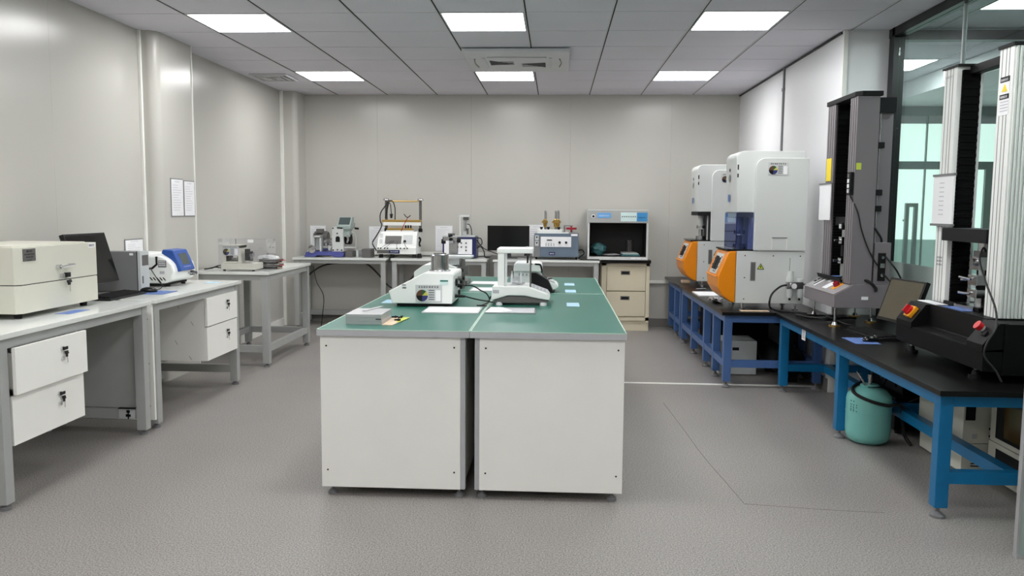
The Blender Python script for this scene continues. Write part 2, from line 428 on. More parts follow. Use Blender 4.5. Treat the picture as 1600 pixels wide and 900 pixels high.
hd.box(4.06, 4.12, YB-.15, YB-.11, 1.455, 1.50).box(4.06, 4.12, YB-.15, YB-.11, .62, .665).cyl((4.04, YB-.11, 1.3), (4.04, YB-.05, 1.3), .012).cyl((4.04, YB-.11, .8), (4.04, YB-.05, .8), .012)
part_h = build('door_handle', hd, 'gframe', (0, 0, 0), d1)

# ================================================================ CEILING FIXTURES
def ceiling_light(c, r, label):
    x0, y0 = CX0+.6*c, CY0+.6*r
    t = thing('ceiling_light', label, 'ceiling light', (x0+.3, y0+.3, ZC), 'square recessed ceiling lights')
    f = MB()
    for a in ((x0+.008, x0+.592, y0+.008, y0+.02), (x0+.008, x0+.592, y0+.58, y0+.592), (x0+.008, x0+.02, y0+.02, y0+.58), (x0+.58, x0+.592, y0+.02, y0+.58)):
        f.box(*a, ZC-.004, ZC+.02)
    part('frame', f, 'tee', t); part('diffuser', B(x0+.02, x0+.58, y0+.02, y0+.58, ZC-.001, ZC+.01), 'panel', t)
names = {(-4, 0): 'square white LED ceiling light, larger one at the left near the first wall column',
 (-1, 0): 'square white LED ceiling light in front of the air conditioner cassette',
 (2, 0): 'square white LED ceiling light, larger one at the right over the blue benches',
 (-4, 4): 'square white LED ceiling light beside the small ceiling vent near the back left corner',
 (-1, 4): 'square white LED ceiling light right behind the air conditioner cassette',
 (2, 4): 'square white LED ceiling light near the back right corner of the room',
 (5, 3): 'square white ceiling light of the corridor, seen through the glass wall'}
for c, r in light_cells: ceiling_light(c, r, names.get((c, r), 'square white LED ceiling light above or behind the photographer' if c < 5 else 'square white ceiling light further along the corridor ceiling'))
# air conditioner cassette
x0, x1, y0, y1 = ac_box
t = thing('ceiling_air_conditioner', 'square white cassette air conditioner with dark fan shaped grilles in the ceiling', 'air conditioner', ((x0+x1)/2, (y0+y1)/2, ZC))
zb = ZC-.045
part('panel', MB().prism([(x0, y0), (x1, y0), (x1, y1), (x0, y1)], 'xy', zb, ZC-.006, bev=.012, seg=3).box(x0+.2, x1-.2, y0+.2, y1-.2, zb-.008, zb), 'tee', t)
g = MB()
cx, cy = (x0+x1)/2, (y0+y1)/2
for s in (-1, 1):
    g.m(0).prism([(cx+s*.03, cy-s*.0), (cx+s*.245, cy-.17 if s < 0 else cy-.06), (cx+s*.245, cy+.06 if s < 0 else cy+.17)], 'xy', zb-.010, zb-.0085)
    for k in range(7):
        yy = cy+(-.15+.034*k if s < 0 else -.05+.034*k)
        g.m(1).box(cx+s*.245-(.0 if s > 0 else 0), cx+s*(.245-.21+abs(yy-cy)*.0)+0, yy-.002, yy+.002, zb-.0125, zb-.0105) if k in (1, 2, 3, 4, 5) else None
part('grille', g, ['dark', 'greyd'], t)
for s in (-1, 1):
    part('louvre', B(cx+s*.29-.012, cx+s*.29+.012, cy-.24, cy+.24, zb-.004, zb), 'lgrey', t)
    part('indicator_slot', MB().tube([(cx+s*.37, cy-.2, zb-.002), (cx+s*.385, cy, zb-.002), (cx+s*.37, cy+.2, zb-.002)], .006, 6), 'greyd', t)
# small vent
x0, x1, y0, y1 = vent_box
t = thing('ceiling_vent', 'small square white ceiling vent in the back left corner', 'vent', ((x0+x1)/2, (y0+y1)/2, ZC))
f = MB()
for a in ((x0, x1, y0, y0+.02), (x0, x1, y1-.02, y1), (x0, x0+.02, y0+.02, y1-.02), (x1-.02, x1, y0+.02, y1-.02)): f.box(*a, ZC-.02, ZC-.002)
part('frame', f, 'tee', t)
part('duct_backing', B(x0+.02, x1-.02, y0+.02, y1-.02, ZC-.004, ZC-.002), 'greyd', t)
f = MB()
for k, (i, z) in enumerate(((.055, .020), (.10, .026), (.14, .030))):
    ii = i+.022
    for a in ((x0+i, x1-i, y0+i, y0+ii), (x0+i, x1-i, y1-ii, y1-i), (x0+i, x0+ii, y0+ii, y1-ii), (x1-ii, x1-i, y0+ii, y1-ii)): f.box(*a, ZC-z, ZC-z+.014)
part('vane', f, 'tee', t)

# ================================================================ BENCHES
def levelling_foot(par, x, y, z, r=.026, m='greyd'):
    part('foot', MB().cyl((x, y, 0), (x, y, .014), r).cyl((x, y, .014), (x, y, .024), r*.8, r*.4).cyl((x, y, .02), (x, y, z+.004), .007, n=10), m, par)
def bench(name, label, cat, x0, x1, y0, y1, z, fm='greyp', top='wtop', lg=.06, lowz=.10, foot=.03, tt=.025, group=None, over=.02, low=('l', 'r', 'back'), topedge=None, apron=.05, legs=None):
    t = thing(name, label, cat, ((x0+x1)/2, (y0+y1)/2, 0), group)
    tp = MB().box(x0-over, x1+over, y0-over, y1+over, z-tt, z, bev=.003)
    part('worktop', tp, top, t)
    za = z-tt
    for (lx, ly) in ((x0, y0), (x1-lg, y0), (x0, y1-lg), (x1-lg, y1-lg)) if legs is None else legs:
        l = part('leg', B(lx, lx+lg, ly, ly+lg, foot, za, bev=.004), fm, t)
        levelling_foot(l, lx+lg/2, ly+lg/2, foot)
    f = MB()
    f.box(x0+lg, x1-lg, y0+.005, y0+lg-.005, za-apron, za-.001).box(x0+lg, x1-lg, y1-lg+.005, y1-.005, za-apron, za-.001)
    f.box(x0+.005, x0+lg-.005, y0+lg, y1-lg, za-apron, za-.001).box(x1-lg+.005, x1-.005, y0+lg, y1-lg, za-apron, za-.001)
    part('apron', f, fm, t)
    s = MB()
    if 'near' in low: s.box(x0+lg, x1-lg, y0+.01, y0+lg-.01, lowz, lowz+.06)
    if 'far' in low: s.box(x0+lg, x1-lg, y1-lg+.01, y1-.01, lowz, lowz+.06)
    if 'left' in low: s.box(x0+.01, x0+lg-.01, y0+lg, y1-lg, lowz, lowz+.06)
    if 'right' in low: s.box(x1-lg+.01, x1-.01, y0+lg, y1-lg, lowz, lowz+.06)
    part('stretcher', s, fm, t)
    return t
# left wall benches: legs' outer face at x=-2.49, against the wall
LB1 = bench('lab_bench', 'white topped grey bench at the left wall, nearer one carrying the cream furnace', 'lab bench', -3.17, -2.49, 3.49, 4.83, .822, low=('near', 'far', 'left'), group='white topped benches along the left wall')
LB2 = bench('lab_bench', 'white topped grey bench at the left wall, farther one under the white analyser', 'lab bench', -3.17, -2.49, 4.925, 6.27, .822, low=('near', 'far', 'left'), group='white topped benches along the left wall')
part('side_panel', MB().box(-3.11, -2.55, 4.80, 4.812, .165, .74), 'greyp', LB1, 'light grey panel')
part('socket', MB().m(0).box(-2.66, -2.56, 4.770, 4.782, .10, .166, bev=.002).m(1).box(-2.66, -2.555, 4.762, 4.785, .164, .169).box(-2.61, -2.59, 4.766, 4.771, .14, .155).box(-2.615, -2.585, 4.766, 4.771, .115, .13).box(-2.603, -2.597, 4.766, 4.771, .1, .15), ['lgrey', 'ink'], LB1)
ep = part('side_panel', MB().box(-3.17, -2.50, 4.905, 4.923, .06, .795), 'white', LB2, 'white end panel with screws and scuffs')
for z in (.15, .42, .70): part('screw', MB().cyl((-2.53, 4.9045, z), (-2.53, 4.905, z), .004, n=8), 'ink', ep)
for z in (.26, .60): part('scuff', MB().box(-2.56, -2.535, 4.9043, 4.905, z, z+.002, rot=((-2.55, 4.9, z), Matrix.Rotation(1.0, 3, 'Y'))), 'ink', ep)
def drawer_unit(label, x0, x1, y0, y1, z0, z1, zmid, pull, swing=0, grp='white two drawer units hung under the left benches'):
    """two-drawer unit whose fronts look towards +X"""
    t = thing('drawer_cabinet', label, 'drawer unit', ((x0+x1)/2, (y0+y1)/2, z0), grp)
    th = .016
    c = MB().box(x0, x1, y0, y0+th, z0, z1).box(x0, x1, y1-th, y1, z0, z1).box(x0, x1, y0+th, y1-th, z0, z0+th).box(x0, x1, y0+th, y1-th, z1-th, z1).box(x0, x0+th, y0+th, y1-th, z0+th, z1-th)
    part('carcass', c, 'white', t)
    for k, (a, b) in enumerate(((zmid+.004, z1-.02), (z0+.0, zmid-.004))):
        p = pull[k]
        d = part('drawer', MB().box(x1+p, x1+p+.018, y0-.0, y1-.0, a, b, bev=.0015).box(x0+.06+p, x1+p, y0+.03, y0+.042, a+.02, b-.03).box(x0+.06+p, x1+p, y1-.042, y1-.03, a+.02, b-.03).box(x0+.06+p, x1+p, y0+.042, y1-.042, a+.02, a+.03), 'white', t)
        zc = a+(b-a)*.72; yc = y0+(y1-y0)*.62
        lk = MB().m(0).cyl((x1+p+.018, yc, zc), (x1+p+.026, yc, zc), .012, n=16).cyl((x1+p+.018, yc, zc-.05), (x1+p+.028, yc, zc-.05), .010, n=16)
        lk.m(1).box(x1+p+.026, x1+p+.031, yc+.0, yc+.034, zc-.008, zc+.008, bev=.003).cyl((x1+p+.028, yc+.02, zc-.014), (x1+p+.032, yc+.02, zc-.03), .009, n=12)
        lk.box(x1+p+.028, x1+p+.031, yc+.012, yc+.03, zc-.045, zc-.02, bev=.002)
        lk.m(0).box(x1+p+.0285, x1+p+.0305, yc+.024, yc+.028, zc-.075, zc-.045)
        part('lock', lk, ['chrome', 'black'], d, 'chrome lock with a black headed key')
    return t
drawer_unit('white two drawer unit under the nearer left bench, upper drawer pulled slightly open', -3.05, -2.51, 3.56, 4.13, .29, .768, .525, (.03, .005))
D2 = drawer_unit('white two drawer unit hanging under the farther left bench', -3.12, -2.50, 5.66, 6.21, .295, .768, .54, (.004, .0))
for (xx, zz) in ((-2.70, .70), (-2.84, .60), (-2.60, .58), (-2.95, .46), (-2.72, .44), (-2.86, .34), (-2.62, .33)):
    sc = MB().box(xx, xx+.035, 5.6585, 5.66, zz, zz+.002, rot=((xx, 5.66, zz), Matrix.Rotation(1.0, 3, 'Y')))
    part('scuff', sc, 'greyd', D2)
CT = bench('corner_table', 'grey framed square table between the left benches and the back wall', 'table', -3.15, -2.49, 6.93, 8.13, .838, top='wtop', low=('far', 'left', 'right', 'near'), over=.015, lowz=.13)
# the low side stretcher facing the aisle is absent in the middle: back benches
for i, (a, b, lab) in enumerate(((-3.02, -1.95, 'grey back wall bench, leftmost, under the blue based abrasion tester'), (-1.875, -.79, 'grey back wall bench, middle one, with the brass clamp tester'), (-.70, .49, 'grey back wall bench beside the beige filing cabinet'))):
    bench('wall_bench', lab, 'lab bench', a, b, 9.27, 9.765, .822, low=('far', 'left', 'right'), group='grey framed benches along the back wall', over=.012, lg=.055, apron=.04)
# black cables sagging below the back benches
solo('hanging_cable', MB().tube([(-2.95, 9.35, .55), (-2.72, 9.4, .72), (-2.4, 9.4, .765), (-2.2, 9.4, .75), (-2.02, 9.35, .60), (-1.9, 9.3, .49), (-1.75, 9.3, .50), (-1.55, 9.35, .70), (-1.35, 9.4, .765), (-.9, 9.4, .77)], .010, 8), 'cable', 'thick black cable sagging under the left and middle back benches', 'cable', (-1.9, 9.35, .5))
solo('thin_cable', MB().tube([(-2.78, 9.24, .73), (-2.74, 9.22, .55), (-2.66, 9.22, .38), (-2.68, 9.22, .14), (-2.70, 9.23, .006)], .005, 6), 'cable', 'thin black cable hanging down to the floor beside the corner table', 'cable', (-2.7, 9.3, 0))
# island of four cabinets
def island(label, x0, x1, y0, y1, inner):
    t = thing('island_cabinet', label, 'lab cabinet', ((x0+x1)/2, (y0+y1)/2, 0), 'green topped island cabinets')
    zt = .822
    part('worktop', MB().m(0).box(x0+.003, x1-.003, y0+.003, y1-.003, zt-.004, zt).m(1).box(x0, x1, y0, y1, zt-.032, zt-.004, bev=.002).m(2).box(x0+.001, x0+.006, y0+.001, y1-.001, zt-.003, zt+.0006).box(x1-.006, x1-.001, y0+.001, y1-.001, zt-.003, zt+.0006).box(x0+.002, x1-.002, y0+.001, y0+.006, zt-.003, zt+.0006).box(x0+.002, x1-.002, y1-.008, y1-.001, zt-.003, zt+.0006), ['green', 'edge', 'paleline'], t)
    s = .026
    zl = .045
    a0, a1 = (x0+.012, x1-.045) if inner == 'r' else (x0+.045, x1-.008)
    part('body', MB().box(x0+(.014 if inner == 'r' else .03), x1-(.014 if inner == 'l' else .03), y0+.04, y1-.015, zl+.02, zt-.032), 'white', t)
    e = part('end_panel', MB().box(a0, a1, y0+.018, y0+.036, zl, zt-.033, bev=.002), 'white', t)
    for xx in (a0+.03, a1-.03):
        for z in (.13, .74): part('screw', MB().cyl((xx, y0+.0172, z), (xx, y0+.018, z), .0045, n=10), 'ink', e)
    b0, b1 = (a1, x1-.022) if inner == 'r' else (x0+.022, a0)
    part('corner_post', MB().box(b0, b1, y0+.022, y0+.06, zl, zt-.033, bev=.003).box(b0+(.008), b1-.008, y0+.0195, y0+.022, zl+.001, zt-.034), 'edge', t)
    for xx in (x0+.055, x1-.055):
        for yy in (y0+.06, y1-.08): levelling_foot(t, xx, yy, zl+.02, r=.024)
    return t
island('left front island cabinet with green top and white end panel facing the camera', -1.135, -.4005, 3.80, 5.60, 'r')
island('right front island cabinet with green top, beside the dark gap', -.3995, .340, 3.80, 5.60, 'l')
island('left rear island cabinet with green top, behind the white tester', -1.135, -.4005, 5.603, 6.92, 'r')
island('right rear island cabinet with green top, behind the white balance', -.3995, .340, 5.603, 6.92, 'l')
# blue benches along the right wall
def blue_bench(label, x0, x1, y0, y1, z, fm, legy, group, lg=.062, mid=None):
    t = thing('steel_bench', label, 'lab bench', ((x0+x1)/2, (y0+y1)/2, 0), group)
    part('worktop', MB().box(x0-.03, x1, y0-.03, y1, z-.026, z, bev=.003), 'blacktop', t)
    za = z-.027
    for yy in legy:
        for xx in (x0, x1-lg-.01):
            l = part('leg', B(xx, xx+lg, yy, yy+lg, .05, za, bev=.006), fm, t)
            part('foot', MB().cyl((xx+lg/2, yy+lg/2, 0), (xx+lg/2, yy+lg/2, .012), .034).cyl((xx+lg/2, yy+lg/2, .012), (xx+lg/2, yy+lg/2, .028), .03, .012).cyl((xx+lg/2, yy+lg/2, .028), (xx+lg/2, yy+lg/2, .055), .009, n=12), 'greyd', l)
    f = MB(); y0l, y1l = min(legy), max(legy)
    f.box(x0+.002, x0+lg-.002, y0l+lg, y1l, za-.058, za-.001).box(x1-lg-.008, x1-.012, y0l+lg, y1l, za-.058, za-.001)
    f.box(x0+lg, x1-lg-.01, y0l+.002, y0l+lg-.002, za-.058, za-.001).box(x0+lg, x1-lg-.01, y1l+.002, y1l+lg-.002, za-.058, za-.001)
    part('apron', f, fm, t)
    s = MB()
    ys = sorted(legy)
    for a, b in zip(ys[:-1], ys[1:]):
        if mid is None: s.box(x0+.004, x0+lg-.004, a+lg, b, .165, .22).box(x1-lg-.006, x1-.014, a+lg, b, .165, .22)
    if mid: s.box(mid-.028, mid+.028, ys[0]+lg, ys[-1], .165, .22)
    for yy in ((ys[0], ys[-1]) if mid is None else ys): s.box(x0+lg, x1-lg-.01, yy+.004, yy+lg-.004, .165, .22)
    part('stretcher', s, fm, t)
    return t
BB1 = blue_bench('blue steel bench with black top under the nearer orange fronted machine', 1.335, 2.11, 6.43, 8.66, .61, 'blue', (6.44, 6.88, 7.31, 7.97, 8.59), 'blue benches with black tops')
BB2 = blue_bench('blue steel bench with black top in the back right corner', 1.335, 2.11, 8.70, 9.78, .61, 'blue', (8.73, 9.12, 9.58), 'blue benches with black tops')
TB = blue_bench('long bright blue bench with black top in the right foreground under the two tensile testers', 1.745, 2.44, 3.69, 6.395, .61, 'teal', (3.72, 5.04, 6.32), 'bright blue foreground bench', mid=2.105)
lb = part('bench_label', MB().box(1.7415, 1.744, 5.72, 5.80, .50, .572), 'paper', TB, 'small white label')
mk = MB()
for k in range(5): marks(mk, (1.7412, 5.785, .56-.011*k), (0, -1, 0), (0, 0, 1), (-1, 0, 0), .005, 5, .011, dense=False)
part('lettering', mk, 'greyink', lb)
# beige filing cabinet
t = thing('filing_cabinet', 'beige two drawer steel filing cabinet under the light box', 'filing cabinet', (.82, 9.6, 0))
x0, x1, y0, y1 = .535, 1.085, 9.44, 9.79
part('body', MB().box(x0, x1, y0+.02, y1, .0, .785, bev=.003).box(x0, x0+.055, y0, y0+.02, .1, .785).box(x1-.04, x1, y0, y0+.02, .1, .785).box(x0, x1, y0, y0+.02, .12, .16).box(x0, x1, y0, y0+.02, .755, .785), 'beige', t)
for a, b in ((.468, .748), (.172, .456)):
    d = part('drawer', MB().box(x0+.06, x1-.045, y0-.006, y0+.018, a, b, bev=.004), 'beige', t)
    hx = x0+.22
    part('handle', MB().m(0).box(hx, hx+.105, y0-.009, y0-.006, b-.095, b-.05, bev=.001).m(1).box(hx+.012, hx+.093, y0-.0095, y0-.0088, b-.085, b-.06), ['iron', 'ink'], d, 'dark recessed handle')
solo('stone_slab', MB().box(.525, 1.095, 9.40, 9.79, .788, .825, bev=.003), 'blackg', 'black slab lying on the beige filing cabinet', 'slab', (.81, 9.6, .788))
# ================================================================ LEFT BENCH THINGS
def wall_sheet_x(name, label, X, y0, y1, z0, z1, group=None):
    """paper in a sleeve on a face that looks towards +X"""
    t = thing(name, label, 'paper', (X, (y0+y1)/2, z0), group)
    part('sleeve', MB().m(0).box(X+.001, X+.004, y0, y1, z0, z1), 'greyd', t)
    p = part('page', B(X+.004, X+.006, y0+.008, y1-.008, z0+.008, z1-.008), 'paper', t)
    mb = MB(); W_ = y1-y0; H_ = z1-z0
    marks(mb, (X+.006, y0+.3*W_, z1-.1*H_), (0, 1, 0), (0, 0, 1), (1, 0, 0), H_*.03, 6, W_*.07)
    for k in range(11):
        marks(mb, (X+.006, y0+.14*W_, z1-H_*(.18+.065*k)), (0, 1, 0), (0, 0, 1), (1, 0, 0), H_*.011, random.Random(k+3).randint(4, 8), W_*.085, dense=False)
    part('lettering', mb, 'greyink', p)
    return t
wall_sheet_x('wall_notice', 'framed paper notice on the left wall column, nearer of the pair', -3.09, 6.435, 6.655, 1.315, 1.625, 'two notices side by side on the wall column')
wall_sheet_x('wall_notice', 'framed paper notice on the left wall column, farther of the pair', -3.09, 6.665, 6.865, 1.315, 1.615, 'two notices side by side on the wall column')
wall_sheet_x('wall_notice', 'printed sheet on the left wall behind the computer tower', -3.218, 5.94, 6.21, .92, 1.15)
# cream muffle furnace
t = thing('muffle_furnace', 'large cream bench furnace with a keyed lid lock, on the near left bench', 'furnace', (-2.95, 4.3, .822))
fx0, fx1, fy0, fy1 = -3.19, -2.69, 3.945, 4.65
ch = .025
def fp(z0, z1, o=0): return MB().prism([(fx0, fy0+o), (fx1-ch, fy0+o), (fx1-o, fy0+ch), (fx1-o, fy1-o), (fx0, fy1-o)], 'xy', z0, z1, bev=.003)
part('base', fp(.850, .993), 'cream', t)
lid = part('lid', fp(.997, 1.187), 'cream', t)
part('lid_cap', MB().prism([(fx0+.02, fy0+.03), (fx1-.05, fy0+.03), (fx1-.05, fy1-.03), (fx0+.02, fy1-.03)], 'xy', 1.187, 1.192, bev=.002).cyl((-3.0, 4.15, 1.192), (-3.0, 4.15, 1.205), .02), 'cream', t)
part('seam', fp(.992, .998, .003), 'ink', t)
for x in (-3.13, -2.74):
    for y in (4.0, 4.58): part('foot', MB().cyl((x, y, .822), (x, y, .86), .018, .024), 'rubber', t)
pl = part('name_plate', B(-2.69, -2.687, 3.985, 4.085, 1.115, 1.178), 'iron', lid, 'dark grey maker plate')
mk = MB()
for k, (n, hh) in enumerate(((5, .011), (8, .008), (6, .008), (4, .005))): marks(mk, (-2.687, 4.035-n*.0048, 1.16-.014*k), (0, 1, 0), (0, 0, 1), (1, 0, 0), hh, n, .0098)
build('lettering', mk, 'ink', root_org(lid), lid)
mk = MB(); marks(mk, (-2.6885, 4.575, 1.165), (0, 1, 0), (0, 0, 1), (1, 0, 0), .013, 4, .013)
part('number_label', MB().box(-2.69, -2.6885, 4.568, 4.635, 1.158, 1.186), 'paper', lid); build('lettering', mk, 'ink', root_org(lid), lid)
part('handle', MB().tube([(-2.69, 4.265, 1.07), (-2.655, 4.265, 1.07), (-2.655, 4.37, 1.076), (-2.69, 4.37, 1.076)], .006, smooth=False).cyl((-2.69, 4.265, 1.07), (-2.668, 4.265, 1.07), .012), 'chrome', lid)
lk = MB().m(0).cyl((-2.69, 4.30, 1.02), (-2.675, 4.30, 1.02), .012).m(1).box(-2.688, -2.668, 4.32, 4.355, 1.008, 1.034, bev=.003).cyl((-2.672, 4.338, .992), (-2.666, 4.338, .978), .013).box(-2.673, -2.667, 4.326, 4.35, .965, .99, bev=.003).m(0).box(-2.671, -2.669, 4.342, 4.347, .93, .967)
part('lock', lk, ['chrome', 'black'], lid, 'chrome lock with black key')
# monitor (faces the aisle, leaning back)
def monitor(name, label, loc, rotz, w, h, tilt, scr, zlift=.10, neck=True):
    """built facing -Y around the origin, then placed"""
    t = thing(name, label, 'computer monitor', loc); t.rotation_euler = (0, 0, rotz); t['org'] = [0, 0, 0]
    R = Matrix.Rotation(tilt, 4, 'X'); T = Matrix.Translation((0, 0, zlift))
    part('housing', MB().box(-w/2, w/2, -.012, .018, 0, h, bev=.004).box(-w/2+.05, w/2-.05, .018, .04, .05, h-.05, bev=.01).xf(T@R), 'blackg', t)
    part('screen', MB().box(-w/2+.014, w/2-.014, -.0135, -.0118, .02, h-.014).xf(T@R), scr, t)
    if neck:
        part('neck', MB().box(-.03, .03, .032, .07, .01, zlift+.06, bev=.004), 'black', t)
        part('stand_base', MB().box(-.11, .11, .0, .15, 0, .012, bev=.005), 'black', t)
    return t
monitor('computer_monitor', 'black computer monitor leaning back beside the cream furnace', (-2.865, 4.965, .822), math.radians(90), .45, .325, -.28, 'screen', zlift=.09)
# tower
t = thing('computer_tower', 'grey computer tower with white front on the left bench', 'computer', (-2.97, 5.37, .822))
part('case', B(-3.14, -2.80, 5.32, 5.43, .826, 1.095, bev=.003), 'greyd', t)
fb = part('front_bezel', MB().box(-2.796, -2.775, 5.316, 5.434, .824, 1.098, bev=.005), 'lgrey', t, 'white grey front bezel')
part('seam', B(-2.8005, -2.7955, 5.318, 5.432, .825, 1.097), 'ink', t)
part('drive_slot', MB().box(-2.775, -2.773, 5.34, 5.42, 1.0, 1.07).box(-2.775, -2.773, 5.335, 5.35, .88, .93), 'iron', fb)
part('sticker', MB().box(-2.85, -2.825, 5.3185, 5.32, 1.07, 1.085), 'paper', t)
def keyboard(label, loc, rz):
    t = thing('keyboard', label, 'keyboard', loc); t.rotation_euler = (0, 0, rz); t['org'] = [0, 0, 0]
    part('base', MB().prism([(-.075, 0), (.075, 0), (.075, .022), (-.075, .012)], 'yz', -.22, .22, bev=.003), 'black', t)
    k = MB()
    for r in range(6):
        y = -.060+.0215*r; z = .0135+.0014*r
        for c in range(18):
            if r == 0 and 4 <= c <= 8: continue
            x = -.205+.0225*c
            k.box(x, x+.019, y, y+.018, z, z+.008, bev=0)
        if r == 0: k.box(-.115, -.006, y, y+.018, z, z+.008)
    part('keys', k, 'ink', t)['kind'] = 'stuff'
    return t
keyboard('black keyboard on the left bench between the furnace and the computer tower', (-2.775, 5.02, .822), math.radians(90))
def mouse(label, loc, rz, cable=None):
    t = thing('computer_mouse', label, 'computer mouse', loc); t.rotation_euler = (0, 0, rz); t['org'] = [0, 0, 0]
    m = MB()
    m.lathe([(.001, 0), (.030, .001), (.033, .010), (.030, .020), (.022, .029), (.010, .034), (.001, .035)], 0, 0, 24)
    m.xf(Matrix.Diagonal((1, 1.75, 1, 1)))
    part('shell', m, 'blackg', t); part('wheel', MB().cyl((-.004, .03, .029), (.004, .03, .029), .008), 'iron', t)
    return t
solo('mouse_pad', MB().box(-2.79, -2.575, 5.20, 5.42, .8225, .8255, bev=.001), 'bluecard', 'dark blue printed mouse pad on the left bench', 'mouse pad', (-2.69, 5.31, .8225))
mouse('small black mouse on the blue mouse pad, left bench', (-2.72, 5.31, .8256), math.radians(-80))
solo('cable', MB().tube([(-2.90, 5.695, .955), (-2.855, 5.62, .95), (-2.80, 5.60, .88), (-2.76, 5.58, .845), (-2.74, 5.5, .828), (-2.74, 5.40, .83)], .003, 6).cyl((-2.80, 5.60, .885), (-2.775, 5.59, .86), .006), 'cable', 'thin cable with a dark plug in front of the white analyser', 'cable', (-2.8, 5.58, .826))
solo('bench_sticker', B(-2.665, -2.585, 4.19, 4.38, .8222, .8232), 'bluecard', 'small blue printed label stuck on the near left bench', 'sticker', (-2.62, 4.28, .8222))
# white and blue analyser
t = thing('desktop_analyser', 'white bench analyser with a blue slanted touch display', 'lab instrument', (-2.95, 5.86, .822))
body = MB().prism([(-3.19, .845), (-2.80, .845), (-2.745, .87), (-2.728, .93), (-2.745, .985), (-2.78, 1.02), (-2.83, 1.047), (-3.19, 1.055)], 'xz', 5.70, 6.06, bev=.02, seg=4)
body.prism([(-3.19, 1.05), (-2.93, 1.05), (-2.95, 1.062), (-3.19, 1.064)], 'xz', 5.74, 6.0, bev=.004)
part('housing', body, 'offw', t)
part('plinth', B(-3.18, -2.79, 5.712, 6.03, .834, .848), 'ink', t)
for x in (-3.13, -2.80):
    for y in (5.75, 5.99): part('foot', MB().cyl((x, y, .822), (x, y, .838), .016), 'rubber', t)
bz = MB().prism([(-2.735, .925), (-2.700, .935), (-2.735, 1.02), (-2.765, 1.082), (-2.84, 1.088), (-2.85, 1.06), (-2.80, 1.03), (-2.75, .98)], 'xz', 5.76, 5.985, bev=.009, seg=3)
bz = part('display_bezel', bz, 'royal', t, 'blue display bezel')
part('screen', MB().prism([(-2.719, .975), (-2.7165, .976), (-2.750, 1.056), (-2.753, 1.055)], 'xz', 5.815, 5.94), 'lcd', bz)
part('bezel_label', MB().prism([(-2.708, .945), (-2.7055, .946), (-2.711, .962), (-2.714, .961)], 'xz', 5.82, 5.935), 'paper', bz)
part('side_stripe', MB().tube([(-2.855, 5.699, 1.04), (-2.855, 5.699, .985), (-2.89, 5.699, .955), (-2.955, 5.699, .948)], .008, 6, smooth=False), 'ink', t)
c = part('rating_label', B(-2.845, -2.785, 5.6985, 5.70, .962, 1.012), 'greyd', t)
mk = MB()
for k in range(3): marks(mk, (-2.84, 5.6985, 1.0-.013*k), (1, 0, 0), (0, 0, 1), (0, -1, 0), .006, 5, .01, dense=False)
part('lettering', mk, 'paper', c)
part('small_label', B(-2.835, -2.80, 5.6985, 5.70, .915, .935), 'greyink', t)
v = MB()
for k in range(8): v.prism([(-2.985+.024*k, .89), (-2.975+.024*k, .89), (-2.957+.024*k, .868), (-2.967+.024*k, .868)], 'xz', 5.6985, 5.70)
part('vent_slots', v, 'ink', t)
part('socket', B(-2.94, -2.915, 5.697, 5.70, .958, .963), 'ink', t)
part('side_port', MB().m(0).cyl((-2.74, 5.98, .905), (-2.71, 5.98, .905), .018).m(1).cyl((-2.71, 5.98, .905), (-2.69, 5.98, .905), .012).box(-2.735, -2.70, 5.93, 6.02, .898, .912, bev=.003), ['iron', 'steel'], t)
solo('bench_sticker', B(-2.66, -2.56, 6.03, 6.12, .8222, .8232), 'bluepaper', 'pale sticker at the far end of the left benches', 'sticker', (-2.61, 6.08, .8222))

# ================================================================ CORNER TABLE THINGS
t = thing('fibre_tester', 'cream fibre tester with a status card inside a clear cover, corner table', 'lab instrument', (-2.78, 7.1, .838))
part('base', MB().box(-2.93, -2.63, 7.0, 7.22, .85, .905, bev=.008).box(-2.92, -2.76, 7.01, 7.21, .905, .92, bev=.004), 'cream', t)
for x in (-2.91, -2.65): part('foot', MB().cyl((x, 7.03, .838), (x, 7.03, .852), .012), 'rubber', t)
part('upright', MB().box(-2.93, -2.90, 7.04, 7.18, .92, 1.06).box(-2.79, -2.765, 7.04, 7.18, .92, 1.06).box(-2.93, -2.765, 7.04, 7.18, 1.04, 1.065), 'cream', t)
part('cylinder', MB().m(0).cyl((-2.89, 7.1, .935), (-2.80, 7.1, .935), .014).m(1).box(-2.91, -2.88, 7.05, 7.15, .925, .965).box(-2.80, -2.785, 7.05, 7.15, .925, .965), ['steel', 'black'], t)
status_card(t, -2.93, .972, 7.035, .15, .085)
part('antenna', MB().cyl((-2.84, 7.12, 1.065), (-2.84, 7.12, 1.115), .002, n=8), 'ink', t)
part('drive_unit', MB().m(0).box(-2.745, -2.70, 7.08, 7.16, .92, 1.01).m(1).box(-2.735, -2.69, 7.06, 7.07, .93, 1.03).cyl((-2.72, 7.05, .99), (-2.66, 7.05, 1.0), .008).m(2).box(-2.70, -2.67, 7.06, 7.12, .96, 1.0, bev=.004), ['steel', 'ink', 'greyd'], t)
cv = MB()
for a in ((-2.945, -2.515, 6.985, 6.988, .842, 1.12), (-2.945, -2.515, 7.225, 7.228, .842, 1.12), (-2.945, -2.942, 6.988, 7.225, .842, 1.12), (-2.518, -2.515, 6.988, 7.225, .842, 1.12), (-2.945, -2.515, 6.985, 7.228, 1.12, 1.123)): cv.box(*a)
cvp = part('cover', cv, 'acrylic', t, 'clear acrylic cover')
part('cover_label', B(-2.68, -2.63, 6.983, 6.985, 1.09, 1.115), 'paper', cvp)
